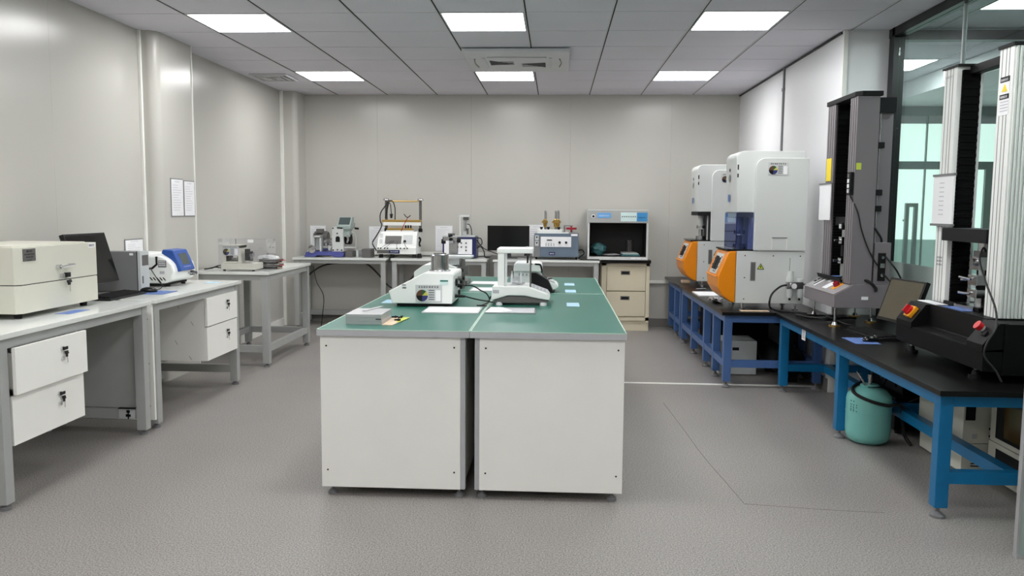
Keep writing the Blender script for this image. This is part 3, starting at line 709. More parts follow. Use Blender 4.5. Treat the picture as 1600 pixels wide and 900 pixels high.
for k in range(5):
    t = thing('sample_tray', ['bottom black sample tray of the stack on the corner table', 'second black sample tray from the bottom, corner table stack', 'middle black sample tray of the stack on the corner table', 'fourth sample tray from the bottom of the corner table stack', 'topmost tray of the corner table stack with a white lid'][k], 'tray', (-2.6, 7.36, .838+.022*k), 'stacked sample trays')
    z = .838+.022*k; dx = (.0, .012, -.006, .01, .0)[k]
    if k < 4:
        part('tray', MB().box(-2.70+dx, -2.53+dx, 7.28, 7.44, z+.001, z+.006, bev=.002).box(-2.70+dx, -2.695+dx, 7.28, 7.44, z+.006, z+.021).box(-2.535+dx, -2.53+dx, 7.28, 7.44, z+.006, z+.021).box(-2.695+dx, -2.535+dx, 7.28, 7.285, z+.006, z+.021), ['blackg', 'iron', 'blackg', 'iron'][k], t)
        part('specimen', MB().box(-2.54+dx, -2.49+dx, 7.30+.02*k, 7.32+.02*k, z+.008, z+.014, bev=.002), 'red' if k % 2 else 'tan', t)
    else:
        part('lid', MB().prism([(-2.71, z), (-2.55, z), (-2.56, z+.02), (-2.62, z+.035), (-2.70, z+.03)], 'xz', 7.28, 7.43, bev=.004), 'offw', t)
        part('clip', MB().box(-2.66, -2.60, 7.274, 7.28, z+.006, z+.012), 'iron', t)
solo('cable', MB().tube([(-3.13, 7.12, .843), (-3.08, 7.10, .85), (-3.03, 7.12, .862), (-2.98, 7.12, .858), (-2.935, 7.14, .87)], .006, 8).tube([(-3.10, 7.2, .843), (-3.03, 7.18, .87), (-2.95, 7.18, .88)], .005, 8), 'cable', 'black power cord beside the cream tester on the corner table', 'cable', (-3.03, 7.14, .838))

# ================================================================ BACK BENCH THINGS
for (a, b, z0, z1, lab) in ((-2.99, -2.79, .88, 1.182, 'white instruction sheet on the back wall behind the blue based abrasion tester'), (-2.265, -2.06, .88, 1.18, 'white instruction sheet on the back wall left of the brass clamp tester'), (-1.455, -1.24, .88, 1.195, 'white instruction sheet on the back wall left of the blue framed tester'), (-.33, -.13, .88, 1.215, 'white instruction sheet on the back wall between monitor and slate blue tester')):
    sheet('instruction_sheet', lab, a, b, z0, z1, YB, 'instruction sheets along the back wall')
Z = .822
# abrasion tester
t = thing('abrasion_tester', 'abrasion tester with blue base, grey motor and slanted display box', 'lab instrument', (-2.65, 9.5, Z))
part('base', MB().prism([(-2.93, Z+.004), (-2.80, Z+.004), (-2.78, Z+.02), (-2.60, Z+.02), (-2.58, Z+.004), (-2.47, Z+.004), (-2.46, Z+.05), (-2.50, Z+.065), (-2.88, Z+.065), (-2.91, Z+.055)], 'xz', 9.38, 9.66, bev=.004), 'lilac', t, 'periwinkle blue cast base')
part('side_block', B(-2.455, -2.37, 9.42, 9.62, Z, Z+.075, bev=.004), 'iron', t)
part('motor', MB().lathe([(.02, -2.86), (.055, -2.855), (.07, -2.84), (.072, -2.70), (.06, -2.685), (.03, -2.68)], 9.55, 0, 28, axis='x', cz=1.05).box(-2.81, -2.73, 9.46, 9.54, 1.10, 1.15, bev=.01), 'iron', t)
part('motor_bracket', MB().box(-2.83, -2.815, 9.40, 9.60, .885, 1.06).box(-2.75, -2.735, 9.40, 9.60, .885, 1.06).prism([(-2.83, 1.05), (-2.735, 1.05), (-2.735, 1.07), (-2.82, 1.07)], 'xz', 9.40, 9.60).box(-2.815, -2.75, 9.47, 9.6, .9, 1.04), 'mgrey', t)
part('hand_wheel', MB().lathe([(.022, 9.372), (.045, 9.368), (.050, 9.378), (.045, 9.388), (.022, 9.384)], -2.835, 0, 28, axis='y', cz=.915).cyl((-2.835, 9.36, .915), (-2.835, 9.40, .915), .014), 'chrome', t)
part('abrading_head', MB().m(0).cyl((-2.72, 9.46, .93), (-2.66, 9.46, .93), .035).m(1).prism([(-2.73, .905), (-2.64, .90), (-2.62, .94), (-2.69, .97)], 'xz', 9.44, 9.50).m(0).cyl((-2.68, 9.5, 1.0), (-2.62, 9.5, 1.0), .04).m(2).cyl((-2.70, 9.45, 1.0), (-2.66, 9.42, 1.02), .02), ['steel', 'mgrey', 'chrome'], t)
up = part('upright_plate', MB().box(-2.605, -2.47, 9.40, 9.55, .887, 1.175, bev=.004), 'mgrey', t)
part('window', MB().prism([(-2.56, 1.0), (-2.51, 1.0), (-2.51, 1.05), (-2.52, 1.065), (-2.55, 1.065), (-2.56, 1.05)], 'xz', 9.398, 9.40), 'ink', up)
for (x, z) in ((-2.59, 1.16), (-2.49, 1.16), (-2.59, .905), (-2.49, .905), (-2.54, 1.10), (-2.54, .91)): part('bolt', MB().cyl((x, 9.392, z), (x, 9.40, z), .008, n=12), 'ink', up)
db = part('display_box', MB().prism([(9.40, 1.15), (9.58, 1.15), (9.58, 1.29), (9.50, 1.29), (9.40, 1.19)], 'yz', -2.545, -2.385, bev=.004).box(-2.47, -2.40, 9.42, 9.56, 1.06, 1.15), 'sage', t)
part('display', MB().prism([(9.412, 1.202), (9.409, 1.205), (9.488, 1.284), (9.491, 1.281)], 'yz', -2.53, -2.40), 'lcd', db)
part('lever', MB().m(0).tube([(-2.38, 9.45, 1.13), (-2.35, 9.45, 1.18), (-2.345, 9.45, 1.22)], .008).m(1).cyl((-2.345, 9.45, 1.16), (-2.30, 9.45, 1.155), .012).m(0).tube([(-2.43, 9.42, 1.09), (-2.42, 9.42, 1.03), (-2.43, 9.42, .99)], .012), ['chrome', 'ink'], t)
part('drum', MB().cyl((-2.47, 9.5, 1.03), (-2.40, 9.5, 1.03), .06), 'ink', t)
part('guard_frame', MB().tube([(-2.33, 9.42, .90), (-2.33, 9.42, 1.08), (-2.38, 9.42, 1.12)], .004, 6).box(-2.46, -2.33, 9.41, 9.425, .93, .945), 'lgrey', t)
solo('dividing_panel', MB().box(-2.325, -2.30, 9.42, 9.62, Z, Z+.085, bev=.002), 'lgrey', 'small light upright panel right of the abrasion tester', 'panel', (-2.31, 9.5, Z))
solo('switch_box', MB().box(-2.245, -2.14, 9.36, 9.56, Z+.002, Z+.10, bev=.003), 'iron', 'dark grey box left of the brass clamp tester', 'box', (-2.15, 9.46, Z))
# brass clamp tester
t = thing('clamp_tester', 'white tester with brass clamp bars on tall black posts', 'lab instrument', (-1.83, 9.5, Z))
part('console', MB().prism([(9.36, Z+.045), (9.70, Z+.045), (9.70, 1.125), (9.46, 1.125), (9.38, .955), (9.36, .94)], 'yz', -2.07, -1.61, bev=.006), 'offw', t)
for x in (-2.03, -1.9, -1.64, -1.58): part('foot', MB().cyl((x, 9.42, Z), (x, 9.42, Z+.05), .03, .022), 'rubber', t)
sl = Matrix.Rotation(0, 3, 'X')
def slope(z): return 9.38+(z-.955)*(.08/.17)-.001
def sp(name, x0, x1, z0, z1, m, par, d=.003):
    return part(name, MB().prism([(slope(z0), z0), (slope(z0)-d, z0+.001), (slope(z1)-d, z1+.001), (slope(z1), z1)], 'yz', x0, x1), m, par)
sp('display', -1.98, -1.79, .985, 1.075, 'iron', t)
sp('label', -2.045, -2.01, .99, 1.035, 'lgrey', t); sp('label', -2.045, -2.01, 1.055, 1.10, 'lgrey', t)
sp('control_panel', -1.77, -1.66, .985, 1.085, 'lgrey', t)
nb = part('name_badge', MB().m(0).box(-1.925, -1.80, 9.356, 9.36, .875, .915).m(1).box(-2.065, -1.925, 9.356, 9.36, .875, .915), ['navy', 'iron'], t, 'blue name badge')
mk = MB(); marks(mk, (-1.91, 9.356, .888), (1, 0, 0), (0, 0, 1), (0, -1, 0), .015, 4, .024); part('lettering', mk, 'paper', nb)
for k, x in enumerate((-2.05, -2.02, -1.975, -1.94, -1.83, -1.79, -1.745, -1.71)): part('terminal', MB().cyl((x, 9.345, .935), (x, 9.362, .935), .008, n=12), 'ink', t)
for s in ((-2.02, -1.90), (-1.975, -1.87), (-1.83, -1.83), (-1.71, -1.76)): part('test_lead', MB().tube([(s[0], 9.345, .937), ((s[0]+s[1])/2, 9.34, .975), (s[1], 9.385, 1.02)], .0025, 5), 'ink', t)
part('knob', MB().cyl((-1.745, slope(1.02)-.02, 1.02), (-1.745, slope(1.02), 1.015), .012), 'ink', t)
for x in (-1.995, -1.59):
    p = part('post', MB().m(0).cyl((x, 9.56, 1.12), (x, 9.56, 1.49), .016).m(1).cyl((x, 9.56, 1.12), (x, 9.56, 1.16), .024), ['iron', 'ink'], t)
    part('post_cap', MB().lathe([(.01, 1.515), (.028, 1.51), (.036, 1.50), (.036, 1.488), (.02, 1.484)], x, 9.56, 20), 'steel', p)
part('clamp_bar', MB().m(0).box(-2.035, -1.575, 9.50, 9.58, 1.235, 1.262, bev=.002).m(1).box(-2.02, -1.58, 9.50, 9.585, 1.195, 1.235, bev=.003), ['brass', 'offw'], t, 'brass clamp bar')
part('clamp_bar', MB().m(0).box(-1.97, -1.67, 9.47, 9.55, 1.14, 1.165, bev=.002).m(1).box(-1.98, -1.66, 9.46, 9.56, 1.122, 1.14), ['brass', 'offw'], t, 'brass lower clamp bar')
part('top_bar', MB().cyl((-1.97, 9.56, 1.478), (-1.60, 9.56, 1.478), .008), 'brass', t)
g = MB()
for x in (-1.76, -1.73, -1.70): g.box(x, x+.012, 9.48, 9.52, 1.165, 1.20)
part('guide_pin', g, 'ink', t)
part('power_cable', MB().tube([(-1.97, 9.54, 1.47), (-2.0, 9.52, 1.42), (-2.05, 9.50, 1.34), (-2.055, 9.5, 1.25), (-2.03, 9.46, 1.19), (-2.08, 9.42, 1.08), (-2.13, 9.42, 1.0), (-2.11, 9.40, .95), (-2.08, 9.42, .90)], .007, 7).tube([(-1.97, 9.54, 1.47), (-1.94, 9.53, 1.44), (-1.93, 9.53, 1.34), (-1.93, 9.53, 1.31)], .005, 6).cyl((-1.93, 9.53, 1.33), (-1.93, 9.53, 1.28), .02, .012).tube([(-1.97, 9.54, 1.48), (-1.92, 9.55, 1.48), (-1.89, 9.55, 1.40), (-1.89, 9.55, 1.26)], .006, 7).tube([(-1.96, 9.54, 1.47), (-1.98, 9.53, 1.38), (-2.0, 9.53, 1.28)], .008, 7), 'cable', t)
part('red_lead', MB().m(0).tube([(-1.72, 9.48, 1.30), (-1.76, 9.46, 1.22), (-1.80, 9.45, 1.13)], .004, 6).m(1).tube([(-1.77, 9.47, 1.33), (-1.73, 9.47, 1.29), (-1.69, 9.47, 1.315)], .005, 6), ['dred', 'ink'], t)
part('side_latch', MB().tube([(-1.608, 9.55, 1.06), (-1.59, 9.55, 1.03), (-1.603, 9.55, .98), (-1.59, 9.55, .95)], .012, 6), 'ink', t)
# blue framed tester
t = thing('stiffness_tester', 'white fronted tester with dark blue frame and a steel column, back bench', 'lab instrument', (-1.05, 9.5, Z))
part('case', MB().box(-1.31, -.92, 9.42, 9.72, Z+.01, 1.07, bev=.005), 'navy', t)
part('top_plate', MB().box(-1.31, -.935, 9.43, 9.70, 1.07, 1.085, bev=.002), 'lgrey', t)
fpn = part('front_panel', MB().box(-1.29, -.965, 9.415, 9.42, .872, 1.045, bev=.001), 'paper', t)
for (x, z) in ((-1.13, 1.0), (-1.09, 1.0), (-1.035, 1.0), (-1.17, .955), (-1.13, .955), (-1.09, .955), (-1.035, .955), (-1.035, .915)): part('button', MB().cyl((x, 9.408, z), (x, 9.415, z), .010, n=14), 'iron', fpn)
mk = MB(); marks(mk, (-1.15, 9.415, .905), (1, 0, 0), (0, 0, 1), (0, -1, 0), .008, 5, .012); part('lettering', mk, 'greyink', fpn)
part('column', MB().m(0).box(-1.125, -1.105, 9.50, 9.53, 1.085, 1.32).box(-1.085, -1.01, 9.52, 9.56, 1.085, 1.315).m(1).cyl((-1.055, 9.49, 1.14), (-1.055, 9.49, 1.26), .018).m(0).box(-1.11, -1.0, 9.48, 9.56, 1.30, 1.325, bev=.002).m(2).box(-1.08, -1.015, 9.5, 9.52, 1.265, 1.30).cyl((-1.025, 9.49, 1.10), (-1.025, 9.49, 1.17), .012), ['mgrey', 'chrome', 'iron'], t)
part('column_cable', MB().tube([(-1.03, 9.47, 1.22), (-1.0, 9.46, 1.21), (-.98, 9.47, 1.16), (-.975, 9.48, 1.09)], .005, 6), 'cable', t)
part('rear_cables', MB().tube([(-.925, 9.5, 1.06), (-.87, 9.5, 1.05), (-.86, 9.5, .99), (-.91, 9.5, .96)], .006, 6).tube([(-.92, 9.5, 1.04), (-.88, 9.5, .98), (-.82, 9.48, .93), (-.74, 9.46, .90), (-.66, 9.46, .87)], .006, 6).tube([(-.92, 9.5, .94), (-.87, 9.5, .955), (-.83, 9.48, .90), (-.82, 9.46, .84), (-.76, 9.46, .83)], .007, 6), 'cable', t)
part('clamp_slide', MB().cyl((-1.25, 9.46, 1.10), (-1.17, 9.46, 1.10), .012).box(-1.24, -1.18, 9.45, 9.5, 1.085, 1.10), 'iron', t)
t = monitor('computer_monitor', 'black wide computer monitor standing on the middle of the back bench', (-.55, 9.52, Z), 0, .49, .29, 0, 'screen', zlift=.092)
solo('power_strip', MB().box(-.74, -.56, 9.33, 9.38, Z, Z+.045, bev=.005), 'iron', 'dark power strip lying below the back bench monitor', 'power strip', (-.68, 9.44, Z))
# slate tester with brass valves
t = thing('rubbing_tester', 'slate blue tester with white control panel and two brass topped columns', 'lab instrument', (0, 9.5, Z))
part('case', MB().box(-.245, .262, 9.38, 9.70, Z+.03, 1.122, bev=.005), 'slate', t)
part('lower_band', MB().box(-.246, .263, 9.376, 9.381, Z+.045, .935, bev=.001), 'slate', t)
part('side_column', MB().box(-.25, -.18, 9.372, 9.381, Z+.03, 1.10, bev=.002), 'greyd', t)
for x in (-.22, .24): part('foot', MB().cyl((x, 9.42, Z), (x, 9.42, Z+.032), .012), 'ink', t)
cp = part('control_panel', MB().box(-.172, .178, 9.374, 9.380, .968, 1.085, bev=.001), 'paper', t)
for r in range(2):
    for c in range(4): part('button', MB().cyl((-.11+.03*c, 9.369, .985+.018*r), (-.11+.03*c, 9.374, .985+.018*r), .005, n=10), 'ink', cp)
part('display', B(-.10, -.04, 9.371, 9.374, 1.04, 1.052), 'ink', cp)
for x in (.045, .12): part('knob', MB().cyl((x, 9.355, 1.02), (x, 9.374, 1.02), .014, n=16), 'ink', cp)
for z in (.98, 1.045):
    l = part('warning_label', B(-.235, -.195, 9.370, 9.373, z, z+.055), 'lgrey', t); part('symbol', MB().prism([(-.228, z+.042), (-.202, z+.042), (-.215, z+.018)], 'xz', 9.368, 9.370), 'ink', l)
b = part('name_badge', B(-.075, -.005, 9.372, 9.376, .875, .91), 'navy', t, 'blue name badge'); mk = MB(); marks(mk, (-.065, 9.372, .885), (1, 0, 0), (0, 0, 1), (0, -1, 0), .013, 4, .013); part('lettering', mk, 'paper', b)
part('asset_label', B(.175, .25, 9.376, 9.38, 1.095, 1.118), 'paper', t)
part('top_tray', MB().box(-.21, .15, 9.42, 9.66, 1.122, 1.134).box(-.20, .07, 9.42, 9.44, 1.134, 1.165, bev=.003).box(-.21, .08, 9.50, 9.60, 1.15, 1.165, bev=.002), 'offw', t)
for x in (-.165, -.085, .035): part('grip', MB().cyl((x, 9.45, 1.165), (x, 9.45, 1.195), .010, .02, n=14), 'ink', t)
for x, dz in ((-.125, 0), (-.005, 0), (.025, .005)):
    c = part('column', MB().m(0).cyl((x, 9.53, 1.165), (x, 9.53, 1.38+dz), .010).cyl((x+.014, 9.56, 1.165), (x+.014, 9.56, 1.37+dz), .004), ['steel'], t)
    part('brass_collar', MB().lathe([(.012, 1.19), (.02, 1.2), (.022, 1.235), (.034, 1.24), (.034, 1.262), (.022, 1.27), (.016, 1.285)], x, 9.53, 16).cyl((x-.045, 9.53, 1.25), (x+.03, 9.53, 1.25), .006), 'brass', c)
part('clamp_wheel', MB().m(0).cyl((.18, 9.5, 1.134), (.18, 9.5, 1.205), .012).cyl((.18, 9.5, 1.166), (.18, 9.5, 1.19), .062).m(1).box(.09, .2, 9.49, 9.52, 1.205, 1.215).cyl((.10, 9.5, 1.13), (.10, 9.5, 1.21), .010), ['dred', 'steel'], t, 'dark red clamping wheel')
part('vent_slots', MB().box(.263, .266, 9.45, 9.6, .97, .98).box(.263, .266, 9.45, 9.6, 1.0, 1.01).box(.263, .266, 9.45, 9.6, 1.03, 1.04), 'ink', t)
part('power_cable', MB().tube([(.262, 9.5, .925), (.31, 9.48, .93), (.33, 9.46, .89), (.29, 9.44, .86), (.27, 9.42, .835), (.36, 9.38, .83)], .007, 7), 'cable', t)
solo('control_pad', MB().box(.28, .50, 9.32, 9.44, Z, Z+.012, bev=.002), 'black', 'flat black pad lying left of the light box', 'pad', (.39, 9.38, Z))
# light box (colour assessment cabinet) on the slab
t = thing('light_box', 'grey colour assessment cabinet with blue displays and a dark open interior', 'light box', (.71, 9.58, .825))
x0, x1, y0, y1, z0, z1 = .365, 1.052, 9.37, 9.78, .827, 1.398
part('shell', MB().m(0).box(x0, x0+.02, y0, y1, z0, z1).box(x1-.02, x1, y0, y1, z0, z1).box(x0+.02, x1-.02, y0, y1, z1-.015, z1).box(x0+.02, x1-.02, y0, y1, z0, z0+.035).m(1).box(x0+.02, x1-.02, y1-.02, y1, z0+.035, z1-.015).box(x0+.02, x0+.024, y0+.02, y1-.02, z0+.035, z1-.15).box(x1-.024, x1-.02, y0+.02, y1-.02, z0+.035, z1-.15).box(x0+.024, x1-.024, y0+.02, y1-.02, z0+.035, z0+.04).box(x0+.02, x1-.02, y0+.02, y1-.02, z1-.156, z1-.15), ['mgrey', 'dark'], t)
fa = part('fascia', MB().box(x0+.004, x1-.004, y0-.012, y0, z1-.148, z1-.006, bev=.003), 'greyp', t)
part('display', MB().box(.47, .625, y0-.015, y0-.012, 1.305, 1.362), 'lightblue', fa, 'light blue display')
kp = part('key_panel', MB().box(.735, .915, y0-.015, y0-.012, 1.268, 1.368), 'palep', fa)
for k in range(7): part('button', MB().cyl((.755+.024*k, y0-.018, 1.322), (.755+.024*k, y0-.015, 1.322), .006, n=10), 'ink', kp)
cpn = part('meter_panel', MB().box(.918, 1.035, y0-.015, y0-.012, 1.268, 1.368), 'cyanp', fa, 'blue control panel'); mk = MB(); marks(mk, (.94, y0-.015, 1.305), (1, 0, 0), (0, 0, 1), (0, -1, 0), .012, 6, .012); part('lettering', mk, 'ink', cpn)
part('power_button', MB().m(1).cyl((.425, y0-.016, 1.322), (.425, y0-.012, 1.322), .022).m(0).cyl((.425, y0-.020, 1.322), (.425, y0-.016, 1.322), .014), ['ink', 'paper'], fa)
mk = MB(); marks(mk, (.49, y0-.015, 1.325), (1, 0, 0), (0, 0, 1), (0, -1, 0), .012, 8, .014); build('lettering', mk, 'paper', root_org(fa), fa)
def lump(name, label, cat, c, s, m, seed, n=3, amp=.25):
    bm = MB(); r = random.Random(seed)
    bmesh.ops.create_icosphere(bm.bm, subdivisions=n, radius=1)
    ph = [r.uniform(0, 6) for _ in range(6)]
    for v in bm.bm.verts:
        p = v.co.normalized(); d = 1+amp*(math.sin(4*p.x+ph[0])*math.sin(5*p.y+ph[1])+.5*math.sin(9*p.z+ph[2]+3*p.x)+.35*math.sin(13*p.x+ph[3])*math.sin(11*p.z+ph[4]))*.6
        v.co = Vector((c[0]+p.x*d*s[0], c[1]+p.y*d*s[1], max(c[2], c[2]+s[2]+p.z*d*s[2])))
    return solo(name, bm, m, label, cat, tuple(c))
lump('fabric_bundle', 'teal fabric bundle in a bag at the left inside the light box', 'bag', (.50, 9.56, .868), (.085, .07, .075), 'bagteal', 3)
lump('plastic_bag', 'crumpled grey plastic bag at the bottom of the light box', 'bag', (.65, 9.50, .868), (.10, .06, .012), 'bagplastic', 5)
for k, (zz, m, lb_) in enumerate(((.868, 'bagteal', 'folded dark teal cloth lowest in the light box pile'), (.888, 'palep', 'pale folded sheet in the middle of the light box pile'), (.90, 'bagplastic', 'folded grey bag on top of the light box pile'))):
    solo('folded_cloth', MB().box(.76+.01*k, .97-.02*k, 9.44, 9.62, zz, zz+.011+.004*(k == 0), bev=.004, rot=((.85, 9.5, zz), Matrix.Rotation(.1*k, 3, 'Z'))), m, lb_, 'cloth', (.86, 9.53, zz), 'folded cloths in the light box')
solo('glass_beaker', MB().lathe([(.05, .912), (.052, .915), (.055, 1.045), (.06, 1.05), (.052, 1.046), (.049, .918), (.001, .917)], .86, 9.58, 24), 'acrylic', 'clear glass beaker standing on the cloth pile in the light box', 'beaker', (.86, 9.58, .9125))
for k in range(3): solo('name_tag', B(.86+.065*k, .915+.065*k, y0-.003, y0-.0005, .838, .853), 'paper', ['left of three white tags on the light box sill', 'middle of three white tags on the light box sill', 'right of three white tags on the light box sill'][k], 'tag', (.89+.065*k, y0-.002, .838), 'white tags on the light box sill')

# ================================================================ ISLAND THINGS
Z = .8226
for k, (x, y, lab) in enumerate(((.11, 4.95, 'pale blue sticker on the island, nearest to the camera on the right side'), (.11, 5.77, 'pale blue sticker on the island just behind the cross seam'), (.11, 6.29, 'pale blue sticker on the island, farthest to the back'), (-1.02, 4.99, 'pale blue sticker left of the white tester on the island'))):
    solo('surface_sticker', MB().box(x-.038, x+.038, y-.10, y+.09, Z, Z+.001), 'bluepaper', lab, 'sticker', (x, y, Z), 'pale blue stickers on the island tops')
for k, (a, b, c, d, lab) in enumerate(((-.735, -.42, 4.44, 4.71, 'thin white ruler strip on the island left of the middle seam'), (-.385, -.105, 4.46, 4.72, 'thin pale strip with a white tip on the island under the balance'), (-.60, -.40, 5.66, 5.90, 'white strip on the rear island top, nearer one'), (-.65, -.40, 6.17, 6.40, 'white strip on the rear island top, farther one'))):
    solo('paper_strip', MB().m(0).box(a, b, c, d, Z, Z+.006).m(1).box(a+.01, b-.01, c+.02, d-.02, Z+.006, Z+.0065), ['steel' if k == 1 else 'lgrey', 'paper' if k != 1 else 'edge'], lab, 'strip', ((a+b)/2, (c+d)/2, Z), 'flat strips lying on the island')
solo('strip_tip', MB().prism([(-.385, 4.47), (-.30, 4.47), (-.24, 4.55), (-.30, 4.70), (-.37, 4.70)], 'xy', Z+.0068, Z+.008), 'paper', 'white pointed card on the pale strip under the balance', 'card', (-.31, 4.58, Z+.0068))
# metal block stack at the front corner
t = thing('sample_block', 'stack of pale metal plates at the front left corner of the island', 'metal block', (-.93, 4.08, Z))
part('block', MB().box(-1.035, -.855, 3.97, 4.20, Z, Z+.018, bev=.001).box(-1.037, -.857, 3.968, 4.205, Z+.018, Z+.036, bev=.001).box(-1.036, -.855, 3.966, 4.21, Z+.036, Z+.052, bev=.0015), 'alu', t)
part('slot', B(-.885, -.858, 3.9652, 3.9672, Z+.026, Z+.030), 'ink', t)
part('top_strip', MB().box(-.975, -.955, 4.08, 4.28, Z+.0525, Z+.056, rot=((-.965, 4.1, .87), Matrix.Rotation(-.25, 3, 'Z'))), 'alu', t)
solo('tan_card', MB().m(0).prism([(-.852, 3.96), (-.80, 3.95), (-.765, 4.24), (-.852, 4.24)], 'xy', Z, Z+.003).m(1).prism([(-.80, 4.06), (-.785, 4.05), (-.763, 4.235), (-.80, 4.238)], 'xy', Z+.003, Z+.0036), ['tan', 'ygreen'], 'tan card beside the stack of metal plates on the island', 'card', (-.81, 4.1, Z))
for k, (x, y, a, lab) in enumerate(((-.835, 4.20, .2, 'small black tool on the tan card, left one'), (-.805, 4.20, 1.3, 'small black tool on the tan card, right rear one'), (-.80, 4.09, .1, 'small black tool on the tan card nearest the front'))):
    solo('small_tool', MB().cyl((x-.016*math.cos(a), y-.03*math.sin(a), Z+.010), (x+.016*math.cos(a), y+.03*math.sin(a), Z+.010), .0045, n=10).cyl((x, y, Z+.010), (x+.006, y+.004, Z+.010), .0062, n=10), 'ink', lab, 'tool', (x, y, Z+.004), 'black tools on the tan card')
# white wedge tester with steel cylinder
def wedge(label, dx, dy, y0=4.72, card=True, w=1.0, cylinder=True):
    t = thing('wedge_tester', label, 'lab instrument', (-.75, y0+.2, Z))
    pf = [(-.955, .842), (-.60, .842), (-.592, 1.012), (-.60, 1.022), (-.768, 1.022), (-.975, .914)]
    part('housing', MB().prism(pf, 'xz', y0, y0+.42, bev=.006, seg=3), 'offw', t)
    part('plinth', B(-.93, -.61, y0+.02, y0+.41, .826, .843), 'ink', t)
    for x in (-.9, -.64):
        for y in (y0+.05, y0+.36): part('foot', MB().cyl((x, y, Z), (x, y, .828), .015), 'rubber', t)
    if card: status_card(t, -.815, .852, y0-.0005, .155, .102)
    part('label', MB().m(0).box(-.672, -.622, y0-.002, y0, .955, .985).m(1).box(-.670, -.624, y0-.003, y0-.002, .974, .982), ['palep', 'green'], t)
    part('vent_mark', MB().box(-.895, -.872, y0-.0015, y0, .948, .954).box(-.893, -.870, y0-.0015, y0, .930, .940), 'greyd', t)
    part('rear_panel', MB().m(0).box(-.598, -.594, y0+.03, y0+.39, .86, 1.0).m(1).box(-.594, -.585, y0+.10, y0+.16, .94, .98).box(-.594, -.585, y0+.24, y0+.30, .87, .90).box(-.594, -.58, y0+.33, y0+.36, .90, .98), ['lgrey', 'ink'], t)
    if cylinder:
        c = part('steel_cylinder', MB().lathe([(.001, 1.0), (.066, 1.0), (.066, 1.022), (.062, 1.028), (.054, 1.03), (.054, 1.115), (.048, 1.122), (.040, 1.124), (.040, 1.130), (.001, 1.130)], -.70, y0+.20, 40), 'steel', t, 'polished steel cylinder')
    return t
W1 = wedge('white wedge shaped tester with steel cylinder and a colour dial card, front of the island', 0, 0)
part('socket_plug', MB().m(0).cyl((-.590, 4.90, .935), (-.56, 4.90, .935), .012).cyl((-.590, 4.78, .885), (-.53, 4.78, .882), .011, .007).m(1).cyl((-.590, 4.95, .975), (-.57, 4.95, .975), .014), ['ink', 'iron'], W1)
solo('cable', MB().tube([(-.555, 4.90, .935), (-.50, 4.92, .932), (-.45, 4.95, .90), (-.42, 4.95, .885), (-.405, 5.0, .85), (-.40, 4.98, .8295), (-.36, 4.98, .8295)], .0042, 7).tube([(-.53, 4.78, .882), (-.47, 4.80, .865), (-.43, 4.86, .85), (-.40, 4.95, .836)], .0042, 7).tube([(-.40, 4.96, .832), (-.43, 4.80, .8295), (-.46, 4.78, .8295), (-.40, 4.76, .8295)], .0035, 7), 'cable', 'black power cable curling out behind the white wedge tester', 'cable', (-.45, 4.9, Z))
W2 = thing('wedge_tester', 'grey tester with a flat steel top and posts, behind the front wedge tester', 'lab instrument', (-.8, 5.9, Z))
part('housing', MB().prism([(-1.00, .83), (-.70, .83), (-.695, .985), (-.78, 1.01), (-.93, 1.00), (-1.0, .95)], 'xz', 5.72, 6.02, bev=.005), 'offw', W2)
part('top_block', MB().m(0).box(-.82, -.68, 5.76, 6.0, 1.0, 1.045, bev=.004).m(1).box(-.80, -.60, 5.80, 5.98, 1.045, 1.06, bev=.003), ['steel', 'lgrey'], W2)
part('rear_rod', MB().cyl((-.66, 5.8, .83), (-.66, 5.8, 1.04), .016).box(-.69, -.62, 5.78, 5.84, .93, .99), 'iron', W2)
part('connector', MB().cyl((-.69, 5.74, .91), (-.64, 5.74, .91), .014).cyl((-.69, 5.74, .965), (-.65, 5.74, .965), .012), 'ink', W2)
part('foot', B(-.97, -.72, 5.75, 5.99, Z, .831), 'rubber', W2)
t = thing('steel_stand', 'steel post stand with black clamp knobs rising behind the steel cylinder', 'stand', (-.76, 6.2, Z))
part('base', MB().box(-.90, -.66, 6.08, 6.34, Z, .86, bev=.005).box(-.84, -.72, 6.12, 6.3, .86, 1.02, bev=.003), 'iron', t)
part('post', MB().m(0).box(-.81, -.745, 6.17, 6.23, 1.02, 1.155, bev=.006).m(1).box(-.82, -.70, 6.14, 6.26, 1.01, 1.035, bev=.003), ['steel', 'lgrey'], t)
part('clamp_head', MB().m(0).box(-.85, -.745, 6.15, 6.24, 1.155, 1.185, bev=.004).m(1).cyl((-.865, 6.17, 1.15), (-.835, 6.17, 1.15), .018).cyl((-.745, 6.17, 1.16), (-.72, 6.17, 1.16), .020).cyl((-.79, 6.13, 1.165), (-.79, 6.15, 1.165), .014).cyl((-.81, 6.15, 1.19), (-.78, 6.15, 1.2), .010).m(0).cyl((-.80, 6.12, 1.145), (-.77, 6.12, 1.145), .014), ['steel', 'ink'], t)
